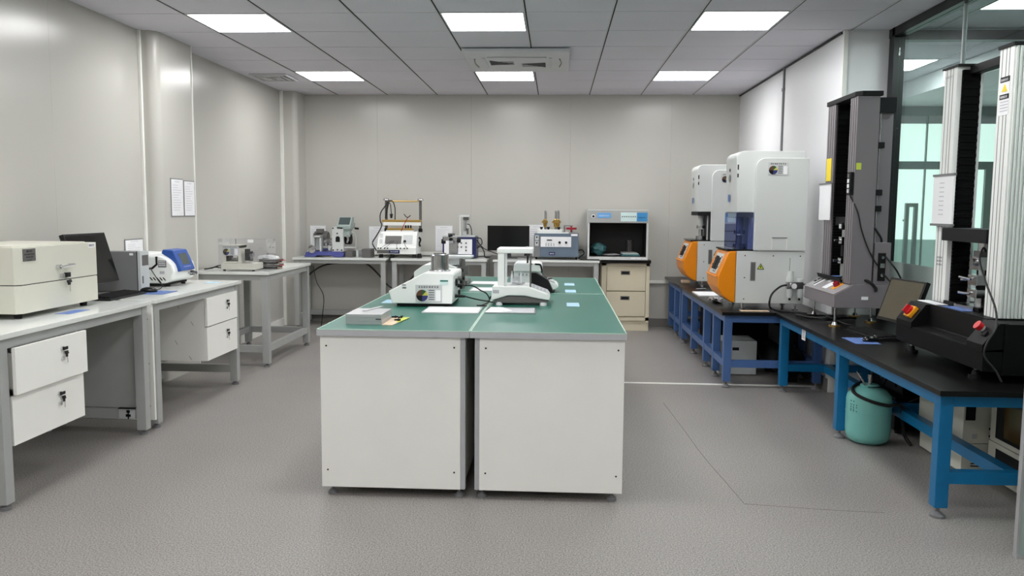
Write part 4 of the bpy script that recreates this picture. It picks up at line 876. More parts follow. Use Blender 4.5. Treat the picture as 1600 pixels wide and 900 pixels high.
# balance with draft shield
t = thing('analytical_balance', 'white balance with a tall white frame shield and black cover, on the island', 'balance', (-.2, 4.95, Z))
prof = [(-.385, .850), (-.375, .938), (-.16, .938), (-.045, .895), (-.028, .872), (-.034, .855), (-.09, .862), (-.18, .880), (-.28, .882), (-.34, .862)]
part('body', MB().prism(prof, 'xz', 4.86, 5.12, bev=.008, seg=3), 'offw', t)
part('underside', MB().prism([(-.375, .840), (-.34, .860), (-.28, .880), (-.18, .878), (-.09, .860), (-.036, .853), (-.045, .842), (-.09, .840), (-.33, .836)], 'xz', 4.868, 5.112, bev=.003), 'iron', t)
for x in (-.335, -.07):
    for y in (4.885, 5.09): part('foot', MB().cyl((x, y, Z), (x, y, .842), .021), 'paper', t)
kp = part('key_panel', MB().prism([(-.155, .9372), (-.045, .8965), (-.044, .8985), (-.154, .9392)], 'xz', 4.89, 5.09), 'lgrey', t)
for k in range(4):
    x = -.135+.022*k; z = .9372-(x+.155)*.37
    part('key', MB().prism([(x, z+.002), (x+.014, z-.003), (x+.014, z), (x, z+.005)], 'xz', 4.91, 5.07), 'greyink', kp)
part('pan', MB().lathe([(.001, .944), (.040, .944), (.042, .950), (.001, .951)], -.225, 4.99, 32).cyl((-.225, 4.99, .936), (-.225, 4.99, .946), .012), 'steel', t)
sh = part('shield_frame', MB().box(-.345, -.305, 4.875, 4.915, .93, 1.135, bev=.003).box(-.300, -.290, 4.885, 4.91, .93, 1.135).box(-.345, -.305, 5.065, 5.105, .93, 1.135, bev=.003).box(-.350, -.135, 4.87, 5.11, 1.135, 1.163, bev=.005).cyl((-.17, 4.99, 1.163), (-.17, 4.99, 1.17), .010), 'offw', t)
part('shield_glass', MB().box(-.30, -.145, 4.880, 4.883, .94, 1.135).box(-.30, -.145, 5.097, 5.10, .94, 1.135).box(-.147, -.144, 4.883, 5.097, .94, 1.135), 'acrylic', sh)
part('shield_post', MB().m(0).box(-.153, -.143, 4.876, 4.884, .93, 1.135).m(1).box(-.19, -.155, 4.96, 5.02, 1.115, 1.135).cyl((-.17, 4.99, 1.07), (-.17, 4.99, 1.12), .006), ['iron', 'ink'], sh)
part('display_cover', MB().prism([(-.15, 1.0), (-.12, 1.0), (-.045, .955), (-.015, .89), (-.03, .862), (-.15, .90)], 'xz', 5.124, 5.22, bev=.004), 'ink', t, 'black fabric-like cover')
part('rating_label', B(-.372, -.335, 4.858, 4.860, .895, .915), 'greyink', t)
part('level_knob', MB().cyl((-.395, 4.93, .862), (-.38, 4.93, .862), .009), 'ink', t)
for k, x in enumerate((-.27, -.215)):
    solo('weight_vial', MB().lathe([(.0075, .9515), (.008, .96), (.0065, 1.0), (.003, 1.005), (.003, 1.02), (.001, 1.021)], x+.005, 4.985-.02*k, 14), 'paper', ['slim white vial on the balance pan, left one', 'slim white vial on the balance pan, right one'][k], 'vial', (x+.005, 4.985-.02*k, .9512), 'white vials on the balance pan')
solo('glass_jar', MB().lathe([(.028, .9515), (.031, .953), (.031, .985), (.029, .985), (.027, .955), (.001, .954)], -.238, 5.04-.02, 24), 'acrylic', 'low clear glass jar on the balance pan', 'jar', (-.238, 5.02, .9512))
# moisture analyser behind
t = thing('moisture_analyser', 'white moisture analyser with ribbed hood, behind the balance', 'balance', (-.15, 5.75, Z))
part('base', MB().prism([(-.29, .845), (-.29, .925), (-.10, .925), (.01, .885), (.025, .865), (.0, .845)], 'xz', 5.63, 5.86, bev=.006, seg=3), 'offw', t)
part('plinth', B(-.27, .0, 5.64, 5.85, .832, .846), 'iron', t)
for x in (-.25, -.02): part('foot', MB().cyl((x, 5.67, Z), (x, 5.67, .834), .015), 'rubber', t)
hd_ = part('hood', MB().prism([(-.29, .968), (-.285, 1.018), (-.27, 1.03), (-.11, 1.03), (-.095, 1.018), (-.088, .968)], 'xz', 5.62, 5.85, bev=.008, seg=3).box(-.285, -.095, 5.635, 5.85, .925, .97), 'offw', t)
part('hood_trim', MB().tube([(-.14, 5.617, 1.022), (-.105, 5.617, 1.018), (-.094, 5.617, .99), (-.092, 5.617, .965)], .006, 6), 'ink', hd_)
mk = MB()
for k in range(6): marks(mk, (-.255+.025*k, 5.619, .94), (1, 0, 0), (0, 0, 1), (0, -1, 0), .016, 1, .016)
part('lettering', mk, 'iron', hd_)
part('key_panel', MB().prism([(-.085, .9222), (.0, .891), (.001, .893), (-.084, .9242)], 'xz', 5.65, 5.84), 'lgrey', t)
part('lever', MB().cyl((-.095, 5.64, .965), (-.055, 5.64, .925), .007).cyl((-.05, 5.64, .92), (-.02, 5.64, .925), .008), 'iron', t)
# ================================================================ RIGHT SIDE: BIG ORANGE FRONTED MACHINES
Z = .61
def rheometer(name, label, x0, y0, shield):
    """x0: left edge of the grey side, y0: near face"""
    t = thing(name, label, 'lab machine', (x0+.27, y0+.25, Z), 'orange fronted white testing machines')
    X = lambda v: v-1.432+x0
    w = .47
    for x in (1.50, 1.92):
        for y in (y0+.05, y0+w-.05): part('foot', MB().cyl((X(x), y, Z), (X(x), y, Z+.012), .022).cyl((X(x), y, Z+.012), (X(x), y, .67), .01), 'steel', t)
    bs = part('base_cabinet', MB().box(X(1.434), X(1.965), y0, y0+w, .667, 1.081, bev=.004), 'mgrey', t)
    for (x, z) in ((1.50, 1.045), (1.72, 1.045), (1.93, 1.045), (1.50, .70), (1.71, .70), (1.50, .87)): part('screw', MB().cyl((X(x), y0-.002, z), (X(x), y0, z), .005, n=10), 'ink', bs)
    v = part('vent_grille', MB().m(0).box(X(1.545), X(1.585), y0-.002, y0, .845, .995).m(1).box(X(1.551), X(1.579), y0-.003, y0-.002, .853, .987), ['greyd', 'iron'], bs, 'dark vertical vent grille')
    wt = part('warning_label', MB().m(0).prism([(X(1.596), .937), (X(1.652), .937), (X(1.624), .985)], 'xz', y0-.0015, y0).m(1).prism([(X(1.604), .942), (X(1.644), .942), (X(1.624), .976)], 'xz', y0-.0022, y0-.0015), ['ink', 'ygreen'], bs, 'yellow warning triangle')
    part('symbol', MB().prism([(X(1.622), .968), (X(1.629), .968), (X(1.624), .957), (X(1.631), .957), (X(1.620), .944), (X(1.623), .953), (X(1.617), .953)], 'xz', y0-.003, y0-.0022), 'ink', wt)
    # orange front
    pf = [(X(1.433), .668), (X(1.40), .672), (X(1.335), .72), (X(1.295), .79), (X(1.29), .875), (X(1.372), 1.078), (X(1.433), 1.082)]
    og = part('front_housing', MB().prism(pf, 'xz', y0+.001, y0+w-.001, bev=.012, seg=3), 'orange', t, 'orange front housing')
    def on(u, d=0):    # along the slanted face, 0 at the low edge
        a = Vector((X(1.29), .875)); b = Vector((X(1.372), 1.078)); n = Vector((-(b-a).y, (b-a).x)).normalized(); p = a+(b-a)*u+n*d
        return (p.x, p.y)
    cp = part('control_panel', MB().prism([on(.06), on(.06, .003), on(.86, .003), on(.86)], 'xz', y0+.11, y0+.37), 'lgrey', og, 'light grey control panel')
    for a, b, c, d in ((.15, .21, .22, .70), (.235, .33, .22, .74)): part('switch', MB().prism([on(c), on(c, .009), on(d, .009), on(d)], 'xz', y0+a, y0+b), 'ink', og)
    for a, u in ((.16, .12), (.22, .12), (.12, .3), (.12, .5), (.12, .7), (.35, .35), (.35, .6)): part('button', MB().prism([on(u), on(u, .007), on(u+.06, .007), on(u+.06)], 'xz', y0+a, y0+a+.018), 'iron', og)
    part('ledge', MB().prism([on(-.03), on(-.03, .012), on(.01, .008), on(.02)], 'xz', y0+.012, y0+w-.012, bev=.003), 'orange', og)
    part('table_plate', B(X(1.36), X(1.60), y0+.004, y0+w-.004, 1.082, 1.094, bev=.002), 'blackg', t)
    # tall cover (near side) and head behind it
    r = .075
    cv = [(X(1.968), 1.085), (X(1.968), 1.812)]+arc(X(1.562)+r, 1.812-r, r, 90, 180, 8)+[(X(1.562), 1.085)]
    co = part('side_cover', MB().prism(cv, 'xz', y0-.010, y0+.03, bev=.012, seg=4), 'mgrey', t)
    part('side_cover', MB().prism(cv, 'xz', y0+w-.03, y0+w+.010, bev=.012, seg=4), 'mgrey', t)
    part('inner_case', B(X(1.60), X(1.955), y0+.03, y0+w-.03, 1.082, 1.80), 'mgrey', t)
    hd = [(X(1.945), 1.385), (X(1.945), 1.868)]+arc(X(1.418)+.06, 1.868-.06, .06, 90, 180, 8)+[(X(1.432), 1.385)]
    h = part('head_cover', MB().prism(hd, 'xz', y0+.032, y0+w-.032, bev=.02, seg=4), 'mgrey', t)
    k = part('recessed_handle', MB().m(0).box(X(1.70), X(1.82), y0-.014, y0-.010, 1.185, 1.192).m(1).box(X(1.70), X(1.706), y0-.013, y0-.010, 1.10, 1.187).box(X(1.814), X(1.82), y0-.013, y0-.010, 1.10, 1.187).m(2).box(X(1.706), X(1.814), y0-.0115, y0-.0099, 1.095, 1.185), ['greyd', 'trimw', 'mgrey'], co)
    # status card on the cover
    status_card(co, X(1.652), 1.678, y0-.010, .155, .10)
    # chamber between head and base
    ch = part('chamber_back', MB().box(X(1.55), X(1.60), y0+.035, y0+w-.035, 1.094, 1.385), 'lgrey' if shield else 'dark', t)
    part('chamber_roof', MB().box(X(1.43), X(1.56), y0+.034, y0+w-.034, 1.345, 1.384), 'ink' if not shield else 'iron', t)
    part('test_head', MB().m(0).cyl((X(1.50), y0+.23, 1.094), (X(1.50), y0+.23, 1.13), .05).cyl((X(1.50), y0+.23, 1.13), (X(1.50), y0+.23, 1.20), .022).m(1).cyl((X(1.50), y0+.23, 1.24), (X(1.50), y0+.23, 1.35), .03).m(0).cyl((X(1.50), y0+.23, 1.21), (X(1.50), y0+.23, 1.24), .045).m(1).cyl((X(1.55), y0+.10, 1.094), (X(1.55), y0+.10, 1.345), .012).cyl((X(1.55), y0+.36, 1.094), (X(1.55), y0+.36, 1.345), .012), ['steel', 'lgrey'], t)
    if shield:
        s = MB()
        s.box(X(1.424), X(1.428), y0+.02, y0+w-.02, 1.096, 1.384).box(X(1.428), X(1.558), y0+.006, y0+.010, 1.096, 1.384)
        part('safety_shield', s, 'tint', t, 'blue tinted acrylic shield')
        part('shield_edge', MB().box(X(1.422), X(1.430), y0+.004, y0+.012, 1.096, 1.384), 'navy', t)
    b = part('front_marking', MB().box(X(1.4165), X(1.4178), y0+.26, y0+.32, 1.47, 1.53), 'bluecard', h)
    part('emblem', MB().m(0).lathe([(.018, X(1.4178)), (.030, X(1.4160)), (.032, X(1.4175))], y0+.28, 0, 24, axis='x', cz=1.66).m(1).box(X(1.4165), X(1.4178), y0+.265, y0+.295, 1.715, 1.74), ['greyd', 'ink'], h)
    part('hinge', MB().box(X(1.425), X(1.435), y0+.028, y0+.034, 1.72, 1.76).box(X(1.425), X(1.435), y0+.028, y0+.034, 1.66, 1.69), 'ink', h)
    return t
RA = rheometer('rubber_tester', 'tall white machine with orange front and blue tinted shield, nearer of the two', 1.432, 6.55, True)
RB_ = rheometer('rubber_tester', 'tall white machine with orange front and open dark chamber, farther one at the back', 1.465, 8.53, False)
# air regulator on the near machine
t = thing('air_regulator', 'silver air regulator with gauge and two bowls at the side of the near orange machine', 'air regulator', (1.87, 6.5, .70))
ry = 6.50
part('body', MB().m(0).cyl((1.845, ry, .845), (1.845, ry, .885), .030).cyl((1.845, ry, .885), (1.845, ry, .93), .024).m(1).box(1.815, 1.945, ry-.02, ry+.02, .79, .845, bev=.006).m(0).cyl((1.92, ry, .845), (1.92, ry, .87), .024), ['mgrey', 'steel'], t)
part('gauge', MB().m(0).cyl((1.865, ry-.045, .815), (1.865, ry-.02, .815), .026).m(1).cyl((1.865, ry-.047, .815), (1.865, ry-.045, .815), .021), ['steel', 'paper'], t)
for x, r in ((1.845, .026), (1.92, .024)):
    part('bowl', MB().lathe([(.001, .715), (r*.8, .72), (r, .735), (r, .79), (.001, .79)], x, ry, 20), 'lgrey', t)
part('drain', MB().cyl((1.845, ry, .70), (1.845, ry, .72), .008).cyl((1.92, ry, .70), (1.92, ry, .72), .008), 'ink', t)
part('bracket', MB().box(1.87, 1.90, ry+.02, 6.549, .80, .84).cyl((1.85, 6.548, .93), (1.85, 6.548, 1.03), .002, n=6), 'steel', t)
part('air_hose', MB().tube([(1.82, ry, .82), (1.76, 6.46, .81), (1.69, 6.42, .76), (1.665, 6.40, .70), (1.68, 6.42, .645), (1.75, 6.42, .622), (1.85, 6.40, .620), (1.92, 6.30, .620)], .008, 8).tube([(1.945, ry, .825), (1.98, 6.48, .825), (2.03, 6.42, .82)], .008, 8), 'cable', t, 'black air hose')
# cables tangled on the bench by the grey tester
solo('coiled_cable', MB().tube([(1.80, 6.15, .625), (1.86, 6.05, .62), (1.95, 6.02, .62), (2.05, 6.08, .622), (2.08, 6.14, .624), (2.0, 6.2, .62), (1.88, 6.2, .622), (1.81, 6.18, .628), (1.86, 5.98, .632), (1.98, 5.93, .63), (2.1, 6.0, .63), (2.2, 6.05, .622)], .008, 8).tube([(1.95, 5.95, .65), (2.0, 5.85, .63), (2.02, 5.72, .622), (2.05, 5.66, .622)], .006, 7), 'cable', 'black cable coil under the grey tensile tester', 'cable', (1.95, 6.1, .615))
# things on the blue benches
solo('paper_stack', MB().box(1.32, 1.52, 7.55, 7.90, .611, .622, bev=.001), 'paper', 'white paper stack on the blue bench between the orange fronted machines', 'paper', (1.42, 7.7, .611))
lump('foil_scrap', 'crumpled shiny foil at the edge of the blue bench near the orange machine', 'foil', (1.39, 7.10, .612), (.055, .12, .022), 'steel', 9, amp=.5)
solo('metal_rod', MB().cyl((1.40, 8.15, .62), (1.50, 8.2, .62), .008, n=12), 'steel', 'short metal rod lying on the blue bench behind the paper', 'rod', (1.45, 8.17, .612))
solo('cloth_scrap', MB().box(1.37, 1.46, 8.86, 8.98, .612, .645, bev=.012), 'tan', 'beige cloth wad under the front of the far orange machine', 'cloth', (1.41, 8.92, .612))
solo('white_strip', MB().box(1.46, 1.68, 6.448, 6.50, .611, .617, bev=.001), 'tan', 'narrow pale strip on the bench edge below the near orange machine', 'strip', (1.57, 6.47, .611))

# ================================================================ GREY TENSILE TESTER
t = thing('tensile_tester', 'taupe grey twin column tensile tester with yellow label, left of the corridor glass', 'tensile tester', (2.1, 5.95, Z))
for (x, y) in ((1.93, 5.70), (1.97, 6.28), (2.26, 5.93), (2.26, 6.24)):
    f = part('foot', MB().m(0).cyl((x, y, Z+.012), (x, y, .745), .007, n=12).m(1).cyl((x, y, Z), (x, y, Z+.010), .040).m(0).cyl((x, y, Z+.010), (x, y, Z+.03), .022, .013), ['steel', 'brass'], t, 'levelling foot on a brass disc')
pf = [(1.905, .742), (2.30, .742), (2.30, .905), (2.035, .905), (1.905, .832)]
bs = part('base', MB().prism(pf, 'xz', 5.65, 6.33, bev=.006), 'taupe', t)
part('front_slope', MB().prism([(1.904, .833), (2.034, .9062), (2.030, .9085), (1.900, .8355)], 'xz', 5.655, 6.325), 'taupel', bs, 'lighter sloped control fascia')
def sl(u, d=0): return (1.902+.13*u-.0*d, .8352+.073*u+d)
kp = part('key_panel', MB().prism([sl(.15), sl(.15, .003), sl(.95, .003), sl(.95)], 'xz', 6.14, 6.30), 'greyp', bs)
part('emblem', MB().m(0).prism([sl(.45, .003), sl(.45, .006), sl(.75, .006), sl(.75, .003)], 'xz', 6.255, 6.29).m(1).prism([sl(.57, .006), sl(.57, .007), sl(.64, .007), sl(.64, .006)], 'xz', 6.266, 6.278), ['ink', 'paper'], kp)
part('key_strip', MB().m(0).prism([sl(.18, .003), sl(.18, .005), sl(.85, .005), sl(.85, .003)], 'xz', 6.15, 6.175).m(1).prism([sl(.25, .003), sl(.25, .005), sl(.85, .005), sl(.85, .003)], 'xz', 6.19, 6.205), ['paper', 'ink'], kp)
part('label', MB().prism([sl(.2), sl(.2, .004), sl(.75, .004), sl(.75)], 'xz', 5.90, 5.99), 'paper', bs); part('label', MB().prism([sl(.72), sl(.72, .004), sl(.95, .004), sl(.95)], 'xz', 6.02, 6.075), 'paper', bs)
sw = part('rotary_switch', MB().m(1).prism([sl(.28), sl(.28, .006), sl(.80, .006), sl(.80)], 'xz', 5.775, 5.84).m(0).cyl((1.972, 5.81, .882), (1.960, 5.81, .905), .022, .019, n=20).box(1.948, 1.976, 5.804, 5.816, .892, .915, bev=.003), ['dred', 'oyellow'], bs, 'red rotary switch on a yellow plate')
part('side_label', B(2.085, 2.13, 5.648, 5.65, .80, .822), 'paper', bs)
tray = MB().prism([(1.99, 5.80), (2.19, 5.80), (2.20, 6.30), (1.99, 6.30)], 'xy', .907, .925, bev=.004).box(1.985, 1.995, 5.80, 6.30, .925, .935).box(2.04, 2.10, 5.95, 6.1, .925, .93)
part('drip_tray', tray, 'blackbase', t); part('paper_slip', B(2.0, 2.06, 5.92, 6.02, .9355, .937), 'bluecard', t)
# columns
def flutes(x0, x1, y0, y1, z0, z1, mm, n=3):
    m = MB().m(0).box(x0, x1, y0, y1, z0, z1, bev=.003)
    for k in range(n):
        yy = y0+(y1-y0)*(k+.6)/(n+.4)
        m.m(1).box(x0-.0025, x0-.0002, yy, yy+.006, z0+.01, z1-.01)
    return m
nc = part('near_column', flutes(2.005, 2.150, 5.66, 5.80, .905, 2.168, 0), ['taupe', 'iron'], t)
fc_ = part('far_column', flutes(2.005, 2.09, 6.10, 6.26, .905, 2.168, 0), ['taupe', 'iron'], t)
bl = MB().m(0).box(2.092, 2.15, 6.085, 6.26, .92, 2.166)
part('column_back', bl, ['taupe'], t)
bw = MB()
for k in range(60): bw.box(2.018, 2.146, 6.075-(.004 if k % 2 else 0), 6.098, .93+.0205*k, .93+.0205*k+.0195)
part('bellows', bw, 'bellow', t, 'black folded bellows')
bw = MB()
for k in range(60): bw.box(2.02, 2.146, 5.802, 5.81+(.004 if k % 2 else 0), .93+.0205*k, .93+.0205*k+.0195)
part('bellows', bw, 'bellow', t, 'black folded bellows')
part('top_plate', MB().prism([(1.995, 5.69), (2.03, 5.645), (2.165, 5.645), (2.165, 6.27), (1.995, 6.27)], 'xy', 2.168, 2.20, bev=.003), 'ink', t, 'black top plate')
ch = part('crosshead', MB().box(2.03, 2.13, 5.81, 6.08, 1.30, 1.36, bev=.004), 'ink', t)
g = MB().m(0).cyl((2.05, 5.93, 1.22), (2.05, 5.93, 1.30), .018).m(1).box(2.02, 2.08, 5.90, 5.96, 1.27, 1.32, bev=.003).m(0).box(2.02, 2.07, 5.90, 5.96, 1.17, 1.22, bev=.004).cyl((1.98, 5.93, 1.195), (2.02, 5.93, 1.195), .007).m(1).box(2.035, 2.065, 5.91, 5.95, 1.08, 1.16).m(0).box(2.02, 2.07, 5.90, 5.96, 1.03, 1.07, bev=.004).cyl((1.98, 5.93, 1.05), (2.02, 5.93, 1.05), .007).cyl((2.05, 5.93, .925), (2.05, 5.93, 1.03), .020).m(2).box(2.015, 2.02, 5.91, 5.95, 1.28, 1.31)
part('grips', g, ['steel', 'ink', 'lgrey'], t, 'steel specimen grips')
part('yellow_label', MB().m(0).box(2.001, 2.0025, 6.13, 6.235, 1.62, 1.785), 'yellow', t, 'yellow warning label')
part('green_label', MB().box(2.012, 2.045, 5.6575, 5.659, 1.68, 1.725), 'ygreen', t)
dh = part('document_holder', MB().m(0).box(1.992, 2.0, 6.09, 6.34, 1.335, 1.60, bev=.002).m(1).box(1.986, 2.001, 6.085, 6.345, 1.60, 1.607), ['paper', 'greyd'], t, 'white document holder')
hs = part('handset', MB().box(1.978, 2.003, 5.665, 5.725, 1.51, 1.665, bev=.005), 'ink', t, 'black handset')
for k in range(4): part('key', B(1.975, 1.978, 5.678, 5.712, 1.525+.034*k, 1.55+.034*k), ['lgrey', 'paper', 'paper', 'iron'][k], hs)
part('handset_cable', MB().tube([(1.99, 5.69, 1.51), (2.03, 5.645, 1.40), (2.06, 5.640, 1.28), (2.11, 5.640, 1.15), (2.17, 5.645, 1.05), (2.21, 5.66, 1.02)], .005, 7), 'cable', t)
# rear tower
part('rear_tower', MB().m(0).box(2.20, 2.29, 5.78, 6.0, .905, 2.15, bev=.003).m(1).box(2.16, 2.295, 5.75, 5.95, 2.07, 2.17), ['taupe', 'ink'], t)
part('guide_rod', MB().cyl((2.185, 5.78, .93), (2.185, 5.78, 2.08), .006, n=12).cyl((2.20, 5.765, .93), (2.20, 5.765, 2.08), .004, n=12).cyl((2.165, 5.79, 1.1), (2.165, 5.79, 2.08), .004, n=12), 'chrome', t)
for z in (1.42, 1.53, 1.85): part('rod_clamp', MB().box(2.16, 2.225, 5.74, 5.80, z-.02, z+.02, bev=.003), 'ink', t)
rb = part('rear_box', MB().box(2.165, 2.275, 5.67, 5.78, .906, 1.19, bev=.004), 'taupe', t)
part('socket_panel', MB().m(0).box(2.19, 2.24, 5.66, 5.67, .93, 1.12, bev=.004).m(1).cyl((2.215, 5.645, .97), (2.215, 5.66, .97), .012).cyl((2.215, 5.645, 1.09), (2.215, 5.66, 1.09), .010).box(2.20, 2.23, 5.65, 5.66, 1.02, 1.05), ['ink', 'steel'], rb)
part('loose_cable', MB().tube([(2.17, 5.77, 1.32), (2.19, 5.74, 1.28), (2.23, 5.74, 1.22), (2.24, 5.75, 1.19)], .008, 7).tube([(2.23, 5.65, 1.10), (2.28, 5.6, 1.02), (2.33, 5.62, .95)], .006, 7).tube([(2.22, 5.64, .98), (2.26, 5.62, .93), (2.29, 5.6, .90)], .006, 7), 'cable', t)
part('strap', MB().tube([(2.03, 5.80, .925), (2.08, 5.70, .935), (2.13, 5.648, .925), (2.17, 5.640, .885), (2.175, 5.640, .86)], .010, 8), 'rubber', t)
# ================================================================ monitor, keyboard, mouse
t = monitor('computer_monitor', 'black monitor with a dim brownish screen, tilted back on the black foreground bench', (2.13, 5.205, Z), math.radians(-80), .37, .285, -.33, 'ambscr', zlift=.095)
k = keyboard('black keyboard on the bright blue foreground bench in front of the tilted monitor', (2.03, 5.30, Z), math.radians(-83))
solo('mouse_pad', MB().box(1.80, 1.95, 4.93, 5.17, .6105, .613, bev=.001), 'bluecard', 'blue printed mouse pad on the black foreground bench', 'mouse pad', (1.87, 5.05, .6105))
mouse('small black mouse on the mouse pad, right foreground bench', (1.925, 5.03, .6131), math.radians(-70))

# ================================================================ BLACK BASED WHITE COLUMN TESTER
t = thing('tensile_tester', 'large tensile tester with black base and white fluted columns in the right foreground', 'tensile tester', (2.2, 4.3, Z))
for (x, y) in ((2.01, 4.66), (2.02, 3.97), (2.33, 4.66), (2.33, 3.97)):
    part('foot', MB().m(1).cyl((x, y, Z), (x, y, Z+.016), .034).cyl((x, y, Z+.016), (x, y, Z+.04), .02, .014).m(0).cyl((x, y, Z+.03), (x, y, .70), .009, n=12), ['steel', 'ink'], t)
bs = part('base', MB().prism([(1.98, .665), (2.42, .645), (2.42, .885), (2.07, .885), (2.065, .775), (1.98, .765)], 'xz', 3.84, 4.80, bev=.004), 'blackbase', t, 'black steel base')
part('side_block', MB().prism([(2.07, .648), (2.42, .645), (2.42, .887), (2.07, .887)], 'xz', 3.835, 4.0, bev=.004), 'blackbase', bs)
def pod(y0, y1):
    return MB().prism([(1.975, .755), (2.075, .755), (2.09, .89), (2.05, .89), (1.975, .79)], 'xz', y0, y1, bev=.003)
p1 = part('switch_pod', pod(4.60, 4.80), 'blackbase', bs); p2 = part('switch_pod', pod(3.84, 3.99), 'blackbase', bs)
nrm = Vector((-.1, 0, .075)).normalized()
def podpt(y, u): return Vector((1.975+.075*u, y, .79+.10*u))
c = podpt(4.67, .45)
rot = nrm.to_track_quat('Z', 'Y').to_matrix()
def tilted_box(mb, c, hx, hy, t0, t1, bev=0):
    c = Vector(c); pts = []
    start = len(mb.bm.verts)
    m = MB(); m.box(-hx, hx, -hy, hy, t0, t1, bev=bev)
    m.xf(Matrix.Translation(c) @ rot.to_4x4())
    tmp = bpy.data.meshes.new('tmp'); m.bm.to_mesh(tmp); mb_faces = set(mb.bm.faces); mb.bm.from_mesh(tmp)
    for f in mb.bm.faces:
        if f not in mb_faces: f.material_index = mb.mi
    bpy.data.meshes.remove(tmp); m.bm.free(); return mb
sw = MB().m(1); tilted_box(sw, c, .035, .035, 0, .022, .004)
sw.m(0).cyl(c+nrm*.022, c+nrm*.034, .028, n=24); tilted_box(sw, c, .006, .024, .033, .055, .003)
part('rotary_switch', sw, ['red', 'oyellow'], p1, 'red rotary switch on a yellow block')
c = podpt(3.935, .62)
es = MB().m(1).cyl(c, c+nrm*.012, .016, n=20).m(0).cyl(c+nrm*.012, c+nrm*.036, .020, .022, n=24)
part('emergency_stop', es, ['red', 'lgrey'], p2, 'red emergency stop button')
c = podpt(3.885, .45); kk = MB().m(0); tilted_box(kk, c, .016, .012, 0, .010, .002); part('rocker_switch', kk, 'ink', p2)
part('deck', MB().m(0).box(2.07, 2.42, 4.0, 4.79, .885, .893, bev=.002).box(2.15, 2.165, 4.24, 4.62, .893, .915, bev=.002).box(2.17, 2.30, 4.16, 4.24, .893, .97, bev=.006), ['blackbase'], bs)
solo('folded_sheet', MB().box(2.08, 2.145, 4.55, 4.78, .8935, .897), 'paper', 'white sheet lying on the black base of the large tester', 'paper', (2.16, 4.6, .8935))
solo('blue_leaflet', MB().box(2.085, 2.14, 4.27, 4.5, .8935, .8965), 'bluecard', 'blue leaflet lying on the black base of the large tester', 'leaflet', (2.135, 4.37, .8935))
def colm(x0, x1, y0, y1, z0, z1, near):
    m = MB().m(0).box(x0, x1, y0, y1, z0, z1, bev=.003)
    for a in (.28, .5, .78): yy = y0+(y1-y0)*a; m.m(1).box(x0-.0012, x0, yy, yy+.004, z0, z1)
    if near:
        n = 12
        for k in range(n):
            xx = x0+.008+(x1-x0-.01)*k/n; m.m(0).box(xx, xx+(x1-x0)/n*.55, y0-.007, y0, z0+.002, z1-.002, bev=.002)
    return m
c2 = part('far_column', colm(2.175, 2.30, 4.665, 4.81, .893, 2.19, False), ['offw', 'greyd'], t, 'white aluminium column')
bw = MB()
for k in range(62): bw.box(2.20, 2.292, 4.650-(.005 if k % 2 else 0), 4.664, .90+.0205*k, .90+.0205*k+.0195)
part('bellows', bw, 'bellow', t, 'black folded bellows')
part('column_strip', B(2.293, 2.306, 4.645, 4.664, .895, 2.19), 'lgrey', t)
part('column_cap', MB().box(2.165, 2.312, 4.635, 4.82, 2.19, 2.20), 'ink', t)
c1 = part('near_column', colm(2.118, 2.34, 4.0, 4.125, .893, 2.175, True), ['offw', 'greyd'], t, 'white fluted aluminium column')
part('column_cap', MB().box(2.11, 2.345, 3.99, 4.13, 2.175, 2.19), 'ink', t)
part('rear_shield', B(2.325, 2.33, 4.18, 4.63, .893, 1.25), 'bellow', t, 'black rear screen')
part('top_beam', MB().box(2.23, 2.29, 4.16, 4.64, 2.145, 2.189, bev=.003), 'blackbase', t)
wl_ = part('warning_labels', MB().m(0).box(2.1155, 2.1168, 4.02, 4.10, 1.86, 2.04).m(1).box(2.1145, 2.1155, 4.02, 4.10, 2.015, 2.04).box(2.1145, 2.1155, 4.02, 4.10, 1.935, 1.958).m(2).prism([(4.035, 1.97), (4.085, 1.97), (4.06, 2.008)], 'yz', 2.1145, 2.1155), ['paper', 'ink', 'yellow'], t, 'white warning labels with a yellow triangle')
mk = MB()
marks(mk, (2.1143, 4.094, 2.02), (0, -1, 0), (0, 0, 1), (-1, 0, 0), .012, 5, .013); marks(mk, (2.1143, 4.094, 1.94), (0, -1, 0), (0, 0, 1), (-1, 0, 0), .012, 5, .013)
part('lettering', mk, 'paper', wl_)
mk = MB()
for k in range(4): marks(mk, (2.1153, 4.091, 1.92-.014*k), (0, -1, 0), (0, 0, 1), (-1, 0, 0), .004, 5, .014, dense=False)
part('small_print', mk, 'greyink', wl_)
dh = part('document_holder', MB().m(0).box(2.160, 2.170, 4.60, 4.84, 1.33, 1.60, bev=.002).m(1).box(2.156, 2.172, 4.595, 4.845, 1.60, 1.612).box(2.154, 2.172, 4.595, 4.845, 1.322, 1.335), ['paper', 'greyd'], t, 'white document holder')
mk = MB()
for k in range(8): marks(mk, (2.1595, 4.76, 1.56-.025*k), (0, -1, 0), (0, 0, 1), (-1, 0, 0), .004, 4, .014, dense=False)
part('lettering', mk, 'greyink', dh)
mk = MB()
for k in range(3): marks(mk, (2.1735, 4.775, 1.14-.02*k), (0, -1, 0), (0, 0, 1), (-1, 0, 0), .010, 5, .013)
part('column_marking', mk, 'greyd', t)
mk = MB(); marks(mk, (2.1735, 4.795, 2.14), (0, -1, 0), (0, 0, 1), (-1, 0, 0), .012, 6, .014); part('column_marking', mk, 'greyink', t)
part('crosshead', MB().box(2.13, 2.29, 4.17, 4.64, 1.245, 1.315, bev=.004), 'ink', t, 'black crosshead')
